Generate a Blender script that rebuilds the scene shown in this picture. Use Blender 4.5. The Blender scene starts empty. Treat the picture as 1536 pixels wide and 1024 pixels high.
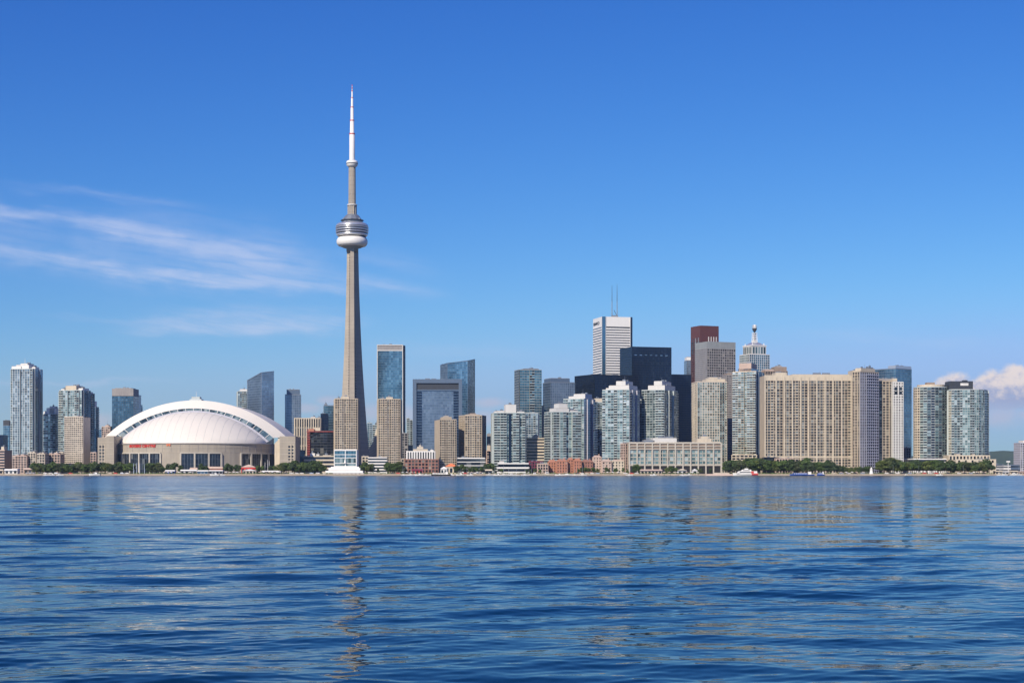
import bpy, math, random
import numpy as np
random.seed(7)
RNG = np.random.default_rng(11)
C = bpy.context.scene.collection
SC = bpy.context.scene
R_ = math.radians

# ------------------------------------------------------------------ camera
CAM_H, FPX, HOR = 4.0, 2500.0, 708.0
cd = bpy.data.cameras.new('camera'); cam = bpy.data.objects.new('camera', cd); C.objects.link(cam)
cam.location = (0, 0, CAM_H); cam.rotation_euler = (R_(90), 0, 0)
cd.sensor_width = 36; cd.lens = 36*FPX/1536; cd.shift_y = (HOR-512)/1536
cd.clip_start = 0.5; cd.clip_end = 60000
SC.camera = cam

# ------------------------------------------------------------------ sun, sky and exposure
SUN_EL, SUN_H = R_(36), (-0.50, -0.866)          # towards the sun: behind the camera, to its left
sd = bpy.data.lights.new('sun', 'SUN'); sun = bpy.data.objects.new('sun', sd); C.objects.link(sun)
sd.energy = 5.0; sd.angle = R_(0.53); sd.color = (1.0, 0.89, 0.73)
from mathutils import Vector
sv = Vector((SUN_H[0]*math.cos(SUN_EL), SUN_H[1]*math.cos(SUN_EL), math.sin(SUN_EL)))
sun.rotation_euler = sv.to_track_quat('Z', 'Y').to_euler()
SC.view_settings.view_transform = 'Standard'; SC.view_settings.look = 'None'
SC.view_settings.exposure = 0.0; SC.view_settings.gamma = 1.0
SC.cycles.max_bounces = 6; SC.cycles.diffuse_bounces = 2; SC.cycles.glossy_bounces = 3
SC.cycles.volume_bounces = 0; SC.cycles.caustics_reflective = False; SC.cycles.caustics_refractive = False
SC.cycles.sample_clamp_indirect = 6

class NT:
    """small helper to write node maths"""
    def __init__(s, tree): s.t = tree; s.n = tree.nodes; s.l = tree.links
    def new(s, ty, **kw):
        n = s.n.new(ty)
        for k, v in kw.items(): setattr(n, k, v)
        return n
    def put(s, sock, v):
        if isinstance(v, bpy.types.NodeSocket): s.l.new(v, sock)
        else: sock.default_value = v
    def m(s, op, a, b=0.0, c=0.0, clamp=False):
        n = s.new('ShaderNodeMath', operation=op, use_clamp=clamp)
        s.put(n.inputs[0], a); s.put(n.inputs[1], b); s.put(n.inputs[2], c)
        return n.outputs[0]
    def mix(s, f, a, b, mode='MIX'):
        n = s.new('ShaderNodeMix', data_type='RGBA', blend_type=mode)
        s.put(n.inputs[0], f); s.put(n.inputs[6], a); s.put(n.inputs[7], b)
        return n.outputs[2]
    def ss(s, x, a, b, lo=0.0, hi=1.0):
        n = s.new('ShaderNodeMapRange', interpolation_type='SMOOTHSTEP')
        s.put(n.inputs[0], x); s.put(n.inputs[1], a); s.put(n.inputs[2], b); s.put(n.inputs[3], lo); s.put(n.inputs[4], hi)
        return n.outputs[0]
    def xyz(s, x, y, z=0.0):
        n = s.new('ShaderNodeCombineXYZ'); s.put(n.inputs[0], x); s.put(n.inputs[1], y); s.put(n.inputs[2], z)
        return n.outputs[0]
    def noise(s, vec, scale, detail=4, rough=0.55, dist=0.0):
        n = s.new('ShaderNodeTexNoise'); s.put(n.inputs['Vector'], vec)
        n.inputs['Scale'].default_value = scale; n.inputs['Detail'].default_value = detail
        n.inputs['Roughness'].default_value = rough; n.inputs['Distortion'].default_value = dist
        return n.outputs[0]
def rgb(c, a=1.0): return (c[0], c[1], c[2], a)

world = bpy.data.worlds.new('World'); SC.world = world; world.use_nodes = True
W = NT(world.node_tree); W.n.clear()
sky = W.new('ShaderNodeTexSky', sky_type='NISHITA', sun_disc=False)
sky.sun_elevation = SUN_EL; sky.sun_rotation = math.atan2(SUN_H[0], SUN_H[1])
sky.altitude = 100; sky.air_density = 1.0; sky.dust_density = 0.35; sky.ozone_density = 4.0
SKY_STRENGTH = 0.105
HAZE_D = 2.6e-5
tc = W.new('ShaderNodeTexCoord'); sep = W.new('ShaderNodeSeparateXYZ'); W.l.new(tc.outputs['Generated'], sep.inputs[0])
sx, sy, sz = sep.outputs
ysafe = W.m('MAXIMUM', sy, 0.02)
U = W.m('MULTIPLY', W.m('DIVIDE', sx, ysafe), 25.0)       # position in the sky, 100 px of the photograph = 1
V = W.m('MULTIPLY', W.m('DIVIDE', sz, ysafe), 25.0)
north = W.ss(sy, 0.25, 0.5)
uv = W.xyz(U, V)
# slow warp so the streaks are never straight
w1 = W.m('SUBTRACT', W.noise(uv, 0.55, 3, 0.5), 0.5)
w2 = W.m('SUBTRACT', W.noise(W.xyz(W.m('MULTIPLY', U, 0.7), W.m('MULTIPLY', V, 2.2), 4.0), 1.6, 5, 0.6), 0.5)
Vw = W.m('ADD', V, W.m('ADD', W.m('MULTIPLY', w1, 0.34), W.m('MULTIPLY', w2, 0.34)))
def streak(x0, y0, x1, y1, th, amp, soft=0.8):
    u0, v0, u1, v1 = (x0-768)/100, (HOR-y0)/100, (x1-768)/100, (HOR-y1)/100
    k = (v1-v0)/(u1-u0)
    line = W.m('ADD', W.m('MULTIPLY', W.m('SUBTRACT', U, u0), k), v0)
    d = W.m('DIVIDE', W.m('SUBTRACT', Vw, line), th/100)
    g = W.m('POWER', 2.718, W.m('MULTIPLY', W.m('MULTIPLY', d, d), -1.0))
    f = W.m('MULTIPLY', W.ss(U, u0-soft, u0+soft), W.ss(U, u1-soft, u1+soft, 1.0, 0.0))
    return W.m('MULTIPLY', W.m('MULTIPLY', g, f), amp)
cir = None
for s in [(-160, 290, 250, 352, 13, .46), (170, 346, 500, 408, 14, .26), (150, 352, 420, 372, 9, .22), (-60, 374, 300, 418, 15, .36), (230, 408, 620, 438, 11, .46), (60, 392, 420, 428, 9, .24),
          (210, 345, 440, 385, 32, .26), (-80, 350, 460, 410, 44, .17), (40, 280, 260, 305, 7, .15), (215, 494, 510, 489, 9, .55),
          (230, 480, 480, 476, 15, .42), (80, 478, 330, 478, 5, .14), (510, 378, 620, 402, 14, .18), (-50, 572, 240, 572, 4, .22),
          (560, 520, 800, 530, 8, .10), (1200, 500, 1500, 515, 9, .10), (330, 372, 380, 376, 14, .10)]:
    v = streak(*s); cir = v if cir is None else W.m('ADD', cir, v)
fib = W.noise(W.xyz(W.m('ADD', W.m('MULTIPLY', U, 0.42), W.m('MULTIPLY', V, 0.25)), W.m('ADD', W.m('MULTIPLY', V, 4.2), W.m('MULTIPLY', U, 0.62)), 0.0), 1.9, 6, 0.62, 0.6)
fib2 = W.noise(uv, 1.1, 4, 0.55)
cir = W.m('MULTIPLY', cir, W.m('MULTIPLY', W.ss(fib, 0.25, 0.72, 0.38, 1.4), W.ss(fib2, 0.25, 0.65, 0.55, 1.3)))
cir = W.m('MULTIPLY', W.m('SUBTRACT', 1.0, W.m('POWER', 2.718, W.m('MULTIPLY', cir, -.74))), north)
# cumulus low on the right, plus faint puffs between the towers
def blobs(lst, amp=0.55, sc=5.0, lo=0.12, hi=0.30):
    mx = None
    nz = W.m('SUBTRACT', W.noise(W.xyz(U, W.m('MULTIPLY', V, 1.25), 2.0), sc, 7, 0.6), 0.5)
    for (x, y, rx, ry) in lst:
        du = W.m('DIVIDE', W.m('SUBTRACT', U, (x-768)/100), rx/100); dv = W.m('DIVIDE', W.m('SUBTRACT', V, (HOR-y)/100), ry/100)
        d = W.m('SUBTRACT', 1.0, W.m('SQRT', W.m('ADD', W.m('MULTIPLY', du, du), W.m('MULTIPLY', dv, dv))))
        mx = d if mx is None else W.m('SMOOTH_MAX', mx, d, 0.15)
    return W.ss(W.m('ADD', mx, W.m('MULTIPLY', nz, amp)), lo, hi), nz
cm, cnz = blobs([(1433, 584, 38, 30), (1462, 590, 40, 26), (1494, 582, 44, 32), (1522, 569, 32, 28), (1552, 580, 58, 38), (1590, 566, 50, 40), (1408, 592, 34, 15), (1500, 604, 70, 14)], 0.62, 5.0, 0.04, 0.42)
cm = W.m('MULTIPLY', cm, W.ss(V, 0.80, 1.12))
pf, _ = blobs([(1505, 625, 48, 26), (1545, 622, 40, 16), (462, 612, 34, 12), (490, 600, 26, 10), (556, 620, 26, 22), (610, 622, 24, 24), (736, 604, 40, 12), (728, 628, 26, 20), (150, 632, 40, 18)], 0.9, 3.4, 0.0, 0.9)
base = W.new('ShaderNodeVectorMath', operation='SCALE'); W.l.new(sky.outputs[0], base.inputs[0]); base.inputs[3].default_value = SKY_STRENGTH
sc_ = W.new('ShaderNodeSeparateColor'); W.l.new(base.outputs[0], sc_.inputs[0]); cc = W.new('ShaderNodeCombineColor')
for i_, (g_, k_, top_) in enumerate(((2.08, 1.13, .37), (1.54, .965, .585), (1.0, 1.10, 2.0))):     # deep, clear blue air
    v_ = W.m('MULTIPLY', W.m('POWER', sc_.outputs[i_], g_), k_)
    W.put(cc.inputs[i_], W.m('SMOOTH_MIN', v_, top_, .12) if top_ < 1 else v_)
tint = cc.outputs[0]
skyc = W.mix(cir, tint, (0.66, 0.72, 0.93, 1))
skyc = W.mix(W.m('MULTIPLY', W.m('MULTIPLY', pf, north), 0.34), skyc, (0.78, 0.62, 0.68, 1))
lit = W.ss(W.m('ADD', W.m('ADD', W.m('MULTIPLY', V, 1.1), W.m('MULTIPLY', cnz, 1.6)), W.m('MULTIPLY', U, -0.02)), 0.95, 1.55)  # sunlit tops and shaded bases are put into the cumulus colour
cumc = W.mix(lit, (0.42, 0.47, 0.68, 1), (1.0, 0.86, 0.78, 1))
skyc = W.mix(W.m('MULTIPLY', W.m('MULTIPLY', cm, north), 0.90), skyc, cumc)
bg = W.new('ShaderNodeBackground'); W.l.new(skyc, bg.inputs[0]); bg.inputs[1].default_value = 1.0
wo = W.new('ShaderNodeOutputWorld'); W.l.new(bg.outputs[0], wo.inputs[0])
world.cycles.sampling_method = 'MANUAL'; world.cycles.sample_map_resolution = 512

# ------------------------------------------------------------------ materials
MATS = {}
def base_mat(name):
    m = bpy.data.materials.new(name); m.use_nodes = True; T = NT(m.node_tree); T.n.clear()
    p = T.new('ShaderNodeBsdfPrincipled'); o = T.new('ShaderNodeOutputMaterial'); T.l.new(p.outputs[0], o.inputs[0])
    MATS[name] = m; return m, T, p
def pos(T):
    g = T.new('ShaderNodeNewGeometry'); return g.outputs['Position']
def matte(name, col, rough=0.8, var=0.24, sc=0.12, metal=0.0, streak=True, lines=0):
    m, T, p = base_mat(name)
    P = pos(T); sp = T.new('ShaderNodeSeparateXYZ'); T.l.new(P, sp.inputs[0])
    n1 = T.noise(P, sc, 5, 0.6)
    v = T.xyz(sp.outputs[0], sp.outputs[1], T.m('MULTIPLY', sp.outputs[2], 0.12 if streak else 1.0))
    n2 = T.noise(v, sc*4, 4, 0.6)
    oi = T.new('ShaderNodeObjectInfo')
    f = T.m('ADD', T.m('MULTIPLY', T.m('SUBTRACT', n1, 0.5), 2*var), T.m('MULTIPLY', T.m('SUBTRACT', n2, 0.5), 1.6*var))
    f = T.m('ADD', f, T.m('MULTIPLY', T.m('SUBTRACT', oi.outputs['Random'], 0.5), 0.03))
    if lines:                                       # pour lines of the concrete lifts
        fr_ = T.m('FRACT', T.m('DIVIDE', sp.outputs[2], lines)); f = T.m('SUBTRACT', f, T.m('MULTIPLY', T.m('LESS_THAN', fr_, .16), .16))
        f = T.m('ADD', f, T.m('MULTIPLY', T.m('SUBTRACT', T.noise(T.xyz(0, 0, T.m('MULTIPLY', T.m('FLOOR', T.m('DIVIDE', sp.outputs[2], lines)), .37)), 5.0, 1), .5), .30))
    c = T.mix(1.0, rgb(col), T.xyz(T.m('ADD', 1.0, f), T.m('ADD', 1.0, f), T.m('ADD', 1.0, T.m('MULTIPLY', f, 0.9))), 'MULTIPLY')
    T.put(p.inputs['Base Color'], c); p.inputs['Roughness'].default_value = rough; p.inputs['Metallic'].default_value = metal
    return m
def glass(name, stops, metal=0.6, rough=0.12, patch=0.0):
    """window glass: tint of each pane comes from what is behind it (blinds, dark rooms); patch paints in broad reflections"""
    m, T, p = base_mat(name)
    at = T.new('ShaderNodeAttribute', attribute_name='rnd', attribute_type='GEOMETRY'); oi = T.new('ShaderNodeObjectInfo')
    r = T.m('ADD', at.outputs['Fac'], T.m('MULTIPLY', T.m('SUBTRACT', oi.outputs['Random'], .5), 0.16), clamp=True)
    cr = T.new('ShaderNodeValToRGB'); T.l.new(r, cr.inputs[0]); e = cr.color_ramp
    e.elements[0].position = stops[0][0]; e.elements[0].color = rgb(stops[0][1])
    e.elements[1].position = stops[-1][0]; e.elements[1].color = rgb(stops[-1][1])
    for (q, c) in stops[1:-1]:
        k = e.elements.new(q); k.color = rgb(c)
    col = cr.outputs[0]
    P = pos(T)
    if patch:  # broad noise in the glass colour stands for reflections of neighbouring buildings
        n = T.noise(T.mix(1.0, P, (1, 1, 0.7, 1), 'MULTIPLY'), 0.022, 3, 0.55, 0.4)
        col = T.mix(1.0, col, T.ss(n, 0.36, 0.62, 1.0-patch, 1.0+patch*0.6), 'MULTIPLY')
    T.put(p.inputs['Base Color'], col)
    p.inputs['Metallic'].default_value = metal; p.inputs['Roughness'].default_value = rough
    # float glass is never quite flat
    b = T.new('ShaderNodeBump'); b.inputs['Strength'].default_value = 0.25; b.inputs['Distance'].default_value = 0.15
    T.put(b.inputs['Height'], T.noise(P, 0.35, 2, 0.5)); T.put(p.inputs['Normal'], b.outputs[0])
    return m
matte('beige', (0.48, 0.40, 0.30)); matte('beige_pale', (0.56, 0.49, 0.40)); matte('beige_light', (0.61, 0.53, 0.41)); matte('brown_conc', (0.30, 0.23, 0.18))
matte('tower_conc', (0.40, 0.35, 0.285), 0.85, 0.22, 0.05, lines=6.5); matte('white_conc', (0.66, 0.65, 0.62), 0.7, 0.1); matte('white', (0.82, 0.80, 0.76), 0.55, 0.05)
matte('roof_white', (0.81, 0.755, 0.665), 0.6, 0.05, 0.03); matte('grey_conc', (0.36, 0.34, 0.32)); matte('condo_conc', (0.46, 0.51, 0.50), 0.7, 0.15); matte('stadium', (0.39, 0.345, 0.28), 0.85, 0.22, 0.08)
matte('grey_metal', (0.24, 0.27, 0.31), 0.4, 0.08, 0.1, 0.4); matte('frame_blue', (0.13, 0.18, 0.25), 0.4, 0.06, 0.1, 0.3); matte('dark_metal', (0.045, 0.05, 0.06), 0.45, 0.1)
matte('silver', (0.74, 0.75, 0.76), 0.3, 0.05, 0.3, 0.7, False); matte('red_granite', (0.115, 0.040, 0.034), 0.5, 0.12); matte('brick', (0.31, 0.155, 0.115), 0.85, 0.25)
matte('terracotta', (0.44, 0.20, 0.13), 0.85, 0.2); matte('pink', (0.53, 0.40, 0.33)); matte('red', (0.62, 0.05, 0.035), 0.5, 0.1); matte('red_steel', (0.30, 0.055, 0.045), 0.6, 0.2); matte('stone_pale', (0.51, 0.47, 0.40)); matte('orange', (0.75, 0.20, 0.08), 0.6, 0.1)
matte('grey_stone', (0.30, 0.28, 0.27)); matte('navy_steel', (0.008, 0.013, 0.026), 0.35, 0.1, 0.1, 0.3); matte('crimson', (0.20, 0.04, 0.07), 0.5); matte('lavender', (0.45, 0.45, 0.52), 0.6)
matte('blue_paint', (0.02, 0.08, 0.36), 0.4); matte('black', (0.015, 0.015, 0.018), 0.6); matte('rubber', (0.02, 0.02, 0.02), 0.8); matte('copper_grey', (0.28, 0.30, 0.30), 0.6)
matte('bark', (0.09, 0.065, 0.045), 0.9); matte('gravel', (0.26, 0.22, 0.17), 0.95, 0.3, 0.3, 0, False)
glass('g_aqua', [(0, (.03, .055, .06)), (.25, (.12, .19, .19)), (.6, (.27, .39, .36)), (.9, (.46, .57, .52)), (1, (.72, .76, .68))], .55, .16)
glass('g_aqua_dark', [(0, (.025, .045, .05)), (.4, (.07, .115, .125)), (.8, (.19, .28, .275)), (1, (.55, .62, .56))], .55, .15)
glass('g_bluecondo', [(0, (.04, .07, .10)), (.3, (.13, .21, .25)), (.75, (.28, .38, .41)), (1, (.62, .70, .68))], .62, .15)
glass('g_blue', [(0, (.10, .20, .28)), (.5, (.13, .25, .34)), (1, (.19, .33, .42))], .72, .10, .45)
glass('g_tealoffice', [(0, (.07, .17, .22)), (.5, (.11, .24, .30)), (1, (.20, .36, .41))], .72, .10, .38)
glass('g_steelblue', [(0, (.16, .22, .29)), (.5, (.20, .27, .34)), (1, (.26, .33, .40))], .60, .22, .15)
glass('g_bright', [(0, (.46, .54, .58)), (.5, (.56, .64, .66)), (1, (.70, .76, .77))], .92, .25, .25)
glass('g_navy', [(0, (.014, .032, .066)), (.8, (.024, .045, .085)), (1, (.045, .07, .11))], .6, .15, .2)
glass('g_dark', [(0, (.010, .014, .022)), (.6, (.025, .035, .05)), (.9, (.06, .08, .10)), (1, (.22, .22, .20))], .35, .12)
glass('g_room', [(0, (.012, .015, .020)), (.4, (.022, .026, .034)), (.7, (.055, .06, .065)), (.9, (.16, .15, .135)), (1, (.46, .41, .33))], .35, .14)
glass('g_solar', [(0, (.03, .04, .05)), (.4, (.09, .105, .115)), (.8, (.19, .21, .21)), (1, (.42, .42, .38))], .45, .15)
glass('g_band', [(0, (.02, .03, .05)), (1, (.05, .07, .10))], .5, .15)
glass('g_rail', [(0, (.42, .50, .47)), (.6, (.55, .62, .57)), (1, (.72, .75, .68))], .25, .25)
glass('g_greenroom', [(0, (.05, .08, .08)), (.4, (.16, .24, .23)), (.8, (.34, .44, .42)), (1, (.62, .66, .60))], .5, .15)

# ------------------------------------------------------------------ mesh builder
LOC = {}
class MB:
    def __init__(s): s.v = []; s.f = []; s.m = []; s.r = []; s.sm = False
    def face(s, pts, mat, r=None):
        k = len(s.v); s.v.extend(pts); s.f.append(tuple(range(k, k+len(pts)))); s.m.append(mat)
        s.r.append(random.random() if r is None else r)
    def box(s, x0, x1, y0, y1, z0, z1, mat):
        s.hexa([(x0, y0), (x1, y0), (x1, y1), (x0, y1)], z0, z1, mat)
    def hexa(s, p, z0, z1, mat, top=None):
        """prism over polygon p; top = other polygon for a taper"""
        n = len(p); k = len(s.v); q = top or p; r = random.random()
        s.v.extend([(a, b, z0) for a, b in p]); s.v.extend([(a, b, z1) for a, b in q])
        for i in range(n):
            j = (i+1) % n; s.f.append((k+i, k+j, k+n+j, k+n+i)); s.m.append(mat); s.r.append(r)
        s.f.append(tuple(k+n+i for i in range(n))); s.m.append(mat); s.r.append(r)
        s.f.append(tuple(k+n-1-i for i in range(n))); s.m.append(mat); s.r.append(r)
    def lathe(s, prof, cx, cy, mat, n=48):
        k = len(s.v); r = random.random()
        for (rad, z) in prof:
            for i in range(n):
                a = 2*math.pi*i/n; s.v.append((cx+rad*math.cos(a), cy+rad*math.sin(a), z))
        for j in range(len(prof)-1):
            for i in range(n):
                i2 = (i+1) % n
                s.f.append((k+j*n+i, k+j*n+i2, k+(j+1)*n+i2, k+(j+1)*n+i)); s.m.append(mat); s.r.append(r)
        s.f.append(tuple(k+(len(prof)-1)*n+i for i in range(n))); s.m.append(mat); s.r.append(r)
        s.f.append(tuple(k+n-1-i for i in range(n))); s.m.append(mat); s.r.append(r)
    def tube(s, a, b, r0, r1, mat, n=6):
        a = Vector(a); b = Vector(b); d = (b-a).normalized(); x = d.orthogonal().normalized(); y = d.cross(x); k = len(s.v); r = random.random()
        for (c, rr) in ((a, r0), (b, r1)):
            for i in range(n):
                t = 2*math.pi*i/n; s.v.append(tuple(c+x*rr*math.cos(t)+y*rr*math.sin(t)))
        for i in range(n):
            j = (i+1) % n; s.f.append((k+i, k+j, k+n+j, k+n+i)); s.m.append(mat); s.r.append(r)
        s.f.append(tuple(k+n+i for i in range(n))); s.m.append(mat); s.r.append(r)
        s.f.append(tuple(k+n-1-i for i in range(n))); s.m.append(mat); s.r.append(r)
    def add(s, o):
        k = len(s.v); s.v.extend(o.v); s.f.extend(tuple(i+k for i in f) for f in o.f); s.m.extend(o.m); s.r.extend(o.r)
    def mesh(s, name, origin=(0, 0, 0)):
        me = bpy.data.meshes.new(name)
        ox, oy, oz = origin
        me.from_pydata([(x-ox, y-oy, z-oz) for x, y, z in s.v], [], s.f)
        ks = list(dict.fromkeys(s.m))
        for k in ks: me.materials.append(MATS[k])
        if len(ks) > 1: me.polygons.foreach_set('material_index', [ks.index(k) for k in s.m])
        if s.sm: me.polygons.foreach_set('use_smooth', [True]*len(s.f))
        a = me.attributes.new('rnd', 'FLOAT', 'FACE'); a.data.foreach_set('value', s.r)
        return me
    def build(s, name, parent=None):
        if not s.f: return None
        o = LOC.get(parent.name, (0, 0, 0)) if parent else (0, 0, 0)
        ob = bpy.data.objects.new(name, s.mesh(name, o))
        C.objects.link(ob)
        if parent:
            ob.parent = parent; LOC[ob.name] = o
        return ob
def tag(o, label=None, cat=None, group=None, kind=None):
    if label: o['label'] = label
    if cat: o['category'] = cat
    if group: o['group'] = group
    if kind: o['kind'] = kind
    return o
def thing(name, label, cat, loc, group=None):
    o = bpy.data.objects.new(name, None); C.objects.link(o); o.location = loc; o.empty_display_size = 5
    LOC[o.name] = tuple(loc); return tag(o, label, cat, group)
CAP = 100
def many(root, name, items):
    """countable parts: the 100 that show largest each a mesh of its own, the rest one part"""
    for mb in items[:CAP]: mb.build(name, root)
    if len(items) > CAP:
        r = MB()
        for mb in items[CAP:]: r.add(mb)
        o = r.build(name, root); o['kind'] = 'stuff'

# ------------------------------------------------------------------ measuring: photograph -> metres
GZ = 1.8
def X(px, Y): return (px-768)/FPX*Y
def Z(py, Y): return CAM_H+(HOR-py)/FPX*Y
class Rect:
    def __init__(s, xL, xC, xR, Y, th, a=None, b=None):
        t = R_(th); s.th = t; s.Y = Y
        s.e1 = (math.cos(t), math.sin(t)); s.e2 = (-math.sin(t), math.cos(t))
        s.c = (X(xC, Y), Y); tL = (xL-768)/FPX; tR = (xR-768)/FPX
        s.a = a if a else (tR*Y-s.c[0])/(s.e1[0]-tR*s.e1[1])
        s.b = b if b else (s.c[0]-tL*Y)/(-s.e2[0]+tL*s.e2[1])
        if not (2 < s.a < 400 and 2 < s.b < 400): print('RECT?', xL, xC, xR, Y, th, round(s.a, 1), round(s.b, 1))
    def p(s, u, v): return (s.c[0]+s.e1[0]*s.a*u+s.e2[0]*s.b*v, s.c[1]+s.e1[1]*s.a*u+s.e2[1]*s.b*v)
    def poly(s, u0=0, u1=1, v0=0, v1=1): return [s.p(u0, v0), s.p(u1, v0), s.p(u1, v1), s.p(u0, v1)]
class Face:
    def __init__(s, P, Q):
        s.P = P; dx, dy = Q[0]-P[0], Q[1]-P[1]; s.L = math.hypot(dx, dy); s.t = (dx/s.L, dy/s.L); s.n = (s.t[1], -s.t[0])
    def pt(s, u, d, z): return (s.P[0]+s.t[0]*u+s.n[0]*d, s.P[1]+s.t[1]*u+s.n[1]*d, z)
    def seen(s):
        mx, my = s.P[0]+s.t[0]*s.L/2, s.P[1]+s.t[1]*s.L/2
        return -(s.n[0]*mx+s.n[1]*my)/math.hypot(mx, my) > -0.12
    def box(s, mb, u0, u1, d0, d1, z0, z1, mat):
        a, b, c, d = s.pt(u0, d0, 0), s.pt(u1, d0, 0), s.pt(u1, d1, 0), s.pt(u0, d1, 0)
        mb.hexa([a[:2], d[:2], c[:2], b[:2]][::-1], z0, z1, mat)
    def quad(s, mb, u0, u1, d, z0, z1, mat, r=None):
        mb.face([s.pt(u0, d, z0), s.pt(u1, d, z0), s.pt(u1, d, z1), s.pt(u0, d, z1)], mat, r)

# facade styles: bay width, storey height, pier width/proud, spandrel height/proud
ST = {
 'beige':   dict(bay=4.0, st=3.4, pier=1.0, pd=.5, sp=.9, sd=.3, kind='window', frame='beige', wall='beige', glass='g_room'),
 'beigefine': dict(bay=2.9, st=2.8, pier=.95, pd=.4, sp=1.15, sd=.3, kind='window', frame='beige_pale', wall='beige_pale', glass='g_room'),
 'condo':   dict(bay=4.0, st=3.25, pier=.3, pd=.2, sp=.62, sd=.22, facets=[(.22, .44, 1.8), (.62, .82, 2.2)], kind='band', frame='condo_conc', wall='condo_conc', glass='g_aqua', balc=[(0, .28), (.42, .62), (.8, 1)]),
 'condofine': dict(bay=3.6, st=3.3, pier=.35, pd=.2, sp=.6, sd=.18, facets=[(.12, .4, 1.6), (.66, .9, 1.6)], kind='band', frame='condo_conc', wall='condo_conc', glass='g_bluecondo', balc=[(.38, .6)]),
 'office':  dict(bay=3.2, st=4.0, pier=.22, pd=.12, sp=.5, sd=.06, kind='curtain', frame='grey_metal', wall='dark_metal', glass='g_blue'),
 'navy':    dict(bay=3.0, st=4.0, pier=.35, pd=.2, sp=.9, sd=.1, kind='curtain', frame='navy_steel', wall='navy_steel', glass='g_navy'),
 'whiteband': dict(bay=9.0, st=4.6, pier=.01, pd=.05, sp=2.7, sd=.35, kind='band', frame='white', wall='white', glass='g_band'),
 'grid':    dict(bay=3.6, st=4.0, pier=1.1, pd=.4, sp=1.3, sd=.3, kind='window', frame='grey_conc', wall='grey_conc', glass='g_room'),
}
def facade(B, F, z0, z1, st):
    L, H = F.L, z1-z0
    n = max(1, round(L/st['bay'])); m = max(1, round(H/st['st'])); bw, sh = L/n, H/m
    pw, sp = min(st['pier'], bw*.8), min(st['sp'], sh*.8)
    fr = B['frame']; g = st['glass']; dg = 0.07
    k = st['kind']
    skip = st.get('skip', []); cols = st.get('cols')
    colr = [random.uniform(.2, .75) for _ in range(n)]; rowr = [random.uniform(-.08, .08) for _ in range(m)]
    off = [0.0]*n
    for (f0, f1, dd) in st.get('facets', []):          # projecting bays
        if n >= 6:
            i0, i1 = round(f0*n), round(f1*n)
            for i in range(i0, i1): off[i] = dd
            F.box(fr, i0*bw, i1*bw, .02, dd, z0, z1+.2, st['glass'])
            F.box(fr, i0*bw-.05, i1*bw+.05, .02, dd+.25, z1+.21, z1+.6, st['frame'])
    segs = []; a_ = 0
    for i in range(1, n+1):
        if i == n or off[i] != off[a_]: segs.append((a_*bw, i*bw, off[a_])); a_ = i
    for j in range(m):
        za, zb = z0+j*sh+sp, z0+(j+1)*sh
        if k == 'band': mb = B['bands'].setdefault((B['bz'], j), MB())
        elif k == 'curtain': mb = B['curtain']
        for i in range(n):
            f = (i+.5)/n
            if any(a <= f <= b for a, b in skip): continue
            if k == 'window': mb = MB(); B['windows'].append(mb)
            gk = cols[i % len(cols)] if cols else g
            if any(a <= f <= b for a, b in st.get('balc', [])): gk = st.get('recess', 'g_dark' if random.random() < .55 else gk)  # dark glass behind balconies paints in the shade of deep balconies
            r_ = (colr[i]+rowr[j]+random.gauss(0, .27)) if random.random() < .84 else random.uniform(.0, 1.25)
            F.quad(mb, i*bw+pw/2, (i+1)*bw-pw/2, dg+off[i], za, zb, gk, min(.999, max(0, r_)))
        if k != 'band' or sp > .3:
            for (ua, ub, oo) in segs: F.box(fr, ua, ub, dg-.04+oo, st['sd']+oo, z0+j*sh, za, st.get('spm', st['frame']))
        for (f0, f1) in st.get('balc', []):
            if j == 0: continue
            i0, i1 = round(f0*n), max(round(f0*n)+1, round(f1*n)); bmb = MB(); D = st.get('bd', 1.5)+max(off[i0:i1] or [0])
            F.box(bmb, i0*bw+.1, i1*bw-.1, st['sd']+.01, D, z0+j*sh-.12, z0+j*sh+.14, st['frame'])
            rr = random.random()
            F.box(bmb, i0*bw+.1, i1*bw-.1, D-.10, D-.01, z0+j*sh+.15, z0+j*sh+1.15, st.get('rail', 'g_rail'))
            B['balconies'].append(bmb)
        for q in range(len(segs)-1):                   # glazed returns at the sides of the projecting bays
            if k != 'band': break
            u, oa, ob = segs[q][1], segs[q][2], segs[q+1][2]; uu = u-.03 if ob > oa else u+.03
            mb.face([F.pt(uu, dg+min(oa, ob), za), F.pt(uu, dg+max(oa, ob), za), F.pt(uu, dg+max(oa, ob), zb), F.pt(uu, dg+min(oa, ob), zb)], g, .5)
    # the top rail that closes the last storey, and the piers
    for i in range(n+1):
        u = i*bw; f = i/n
        if any(a < f < b for a, b in skip): continue
        oo = max(off[max(0, i-1)], off[min(n-1, i)]); F.box(fr, max(0, u-pw/2), min(L, u+pw/2), dg-.05, st['pd']+oo, z0, z1, st['frame'])
def outline(F_list): pass
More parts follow.
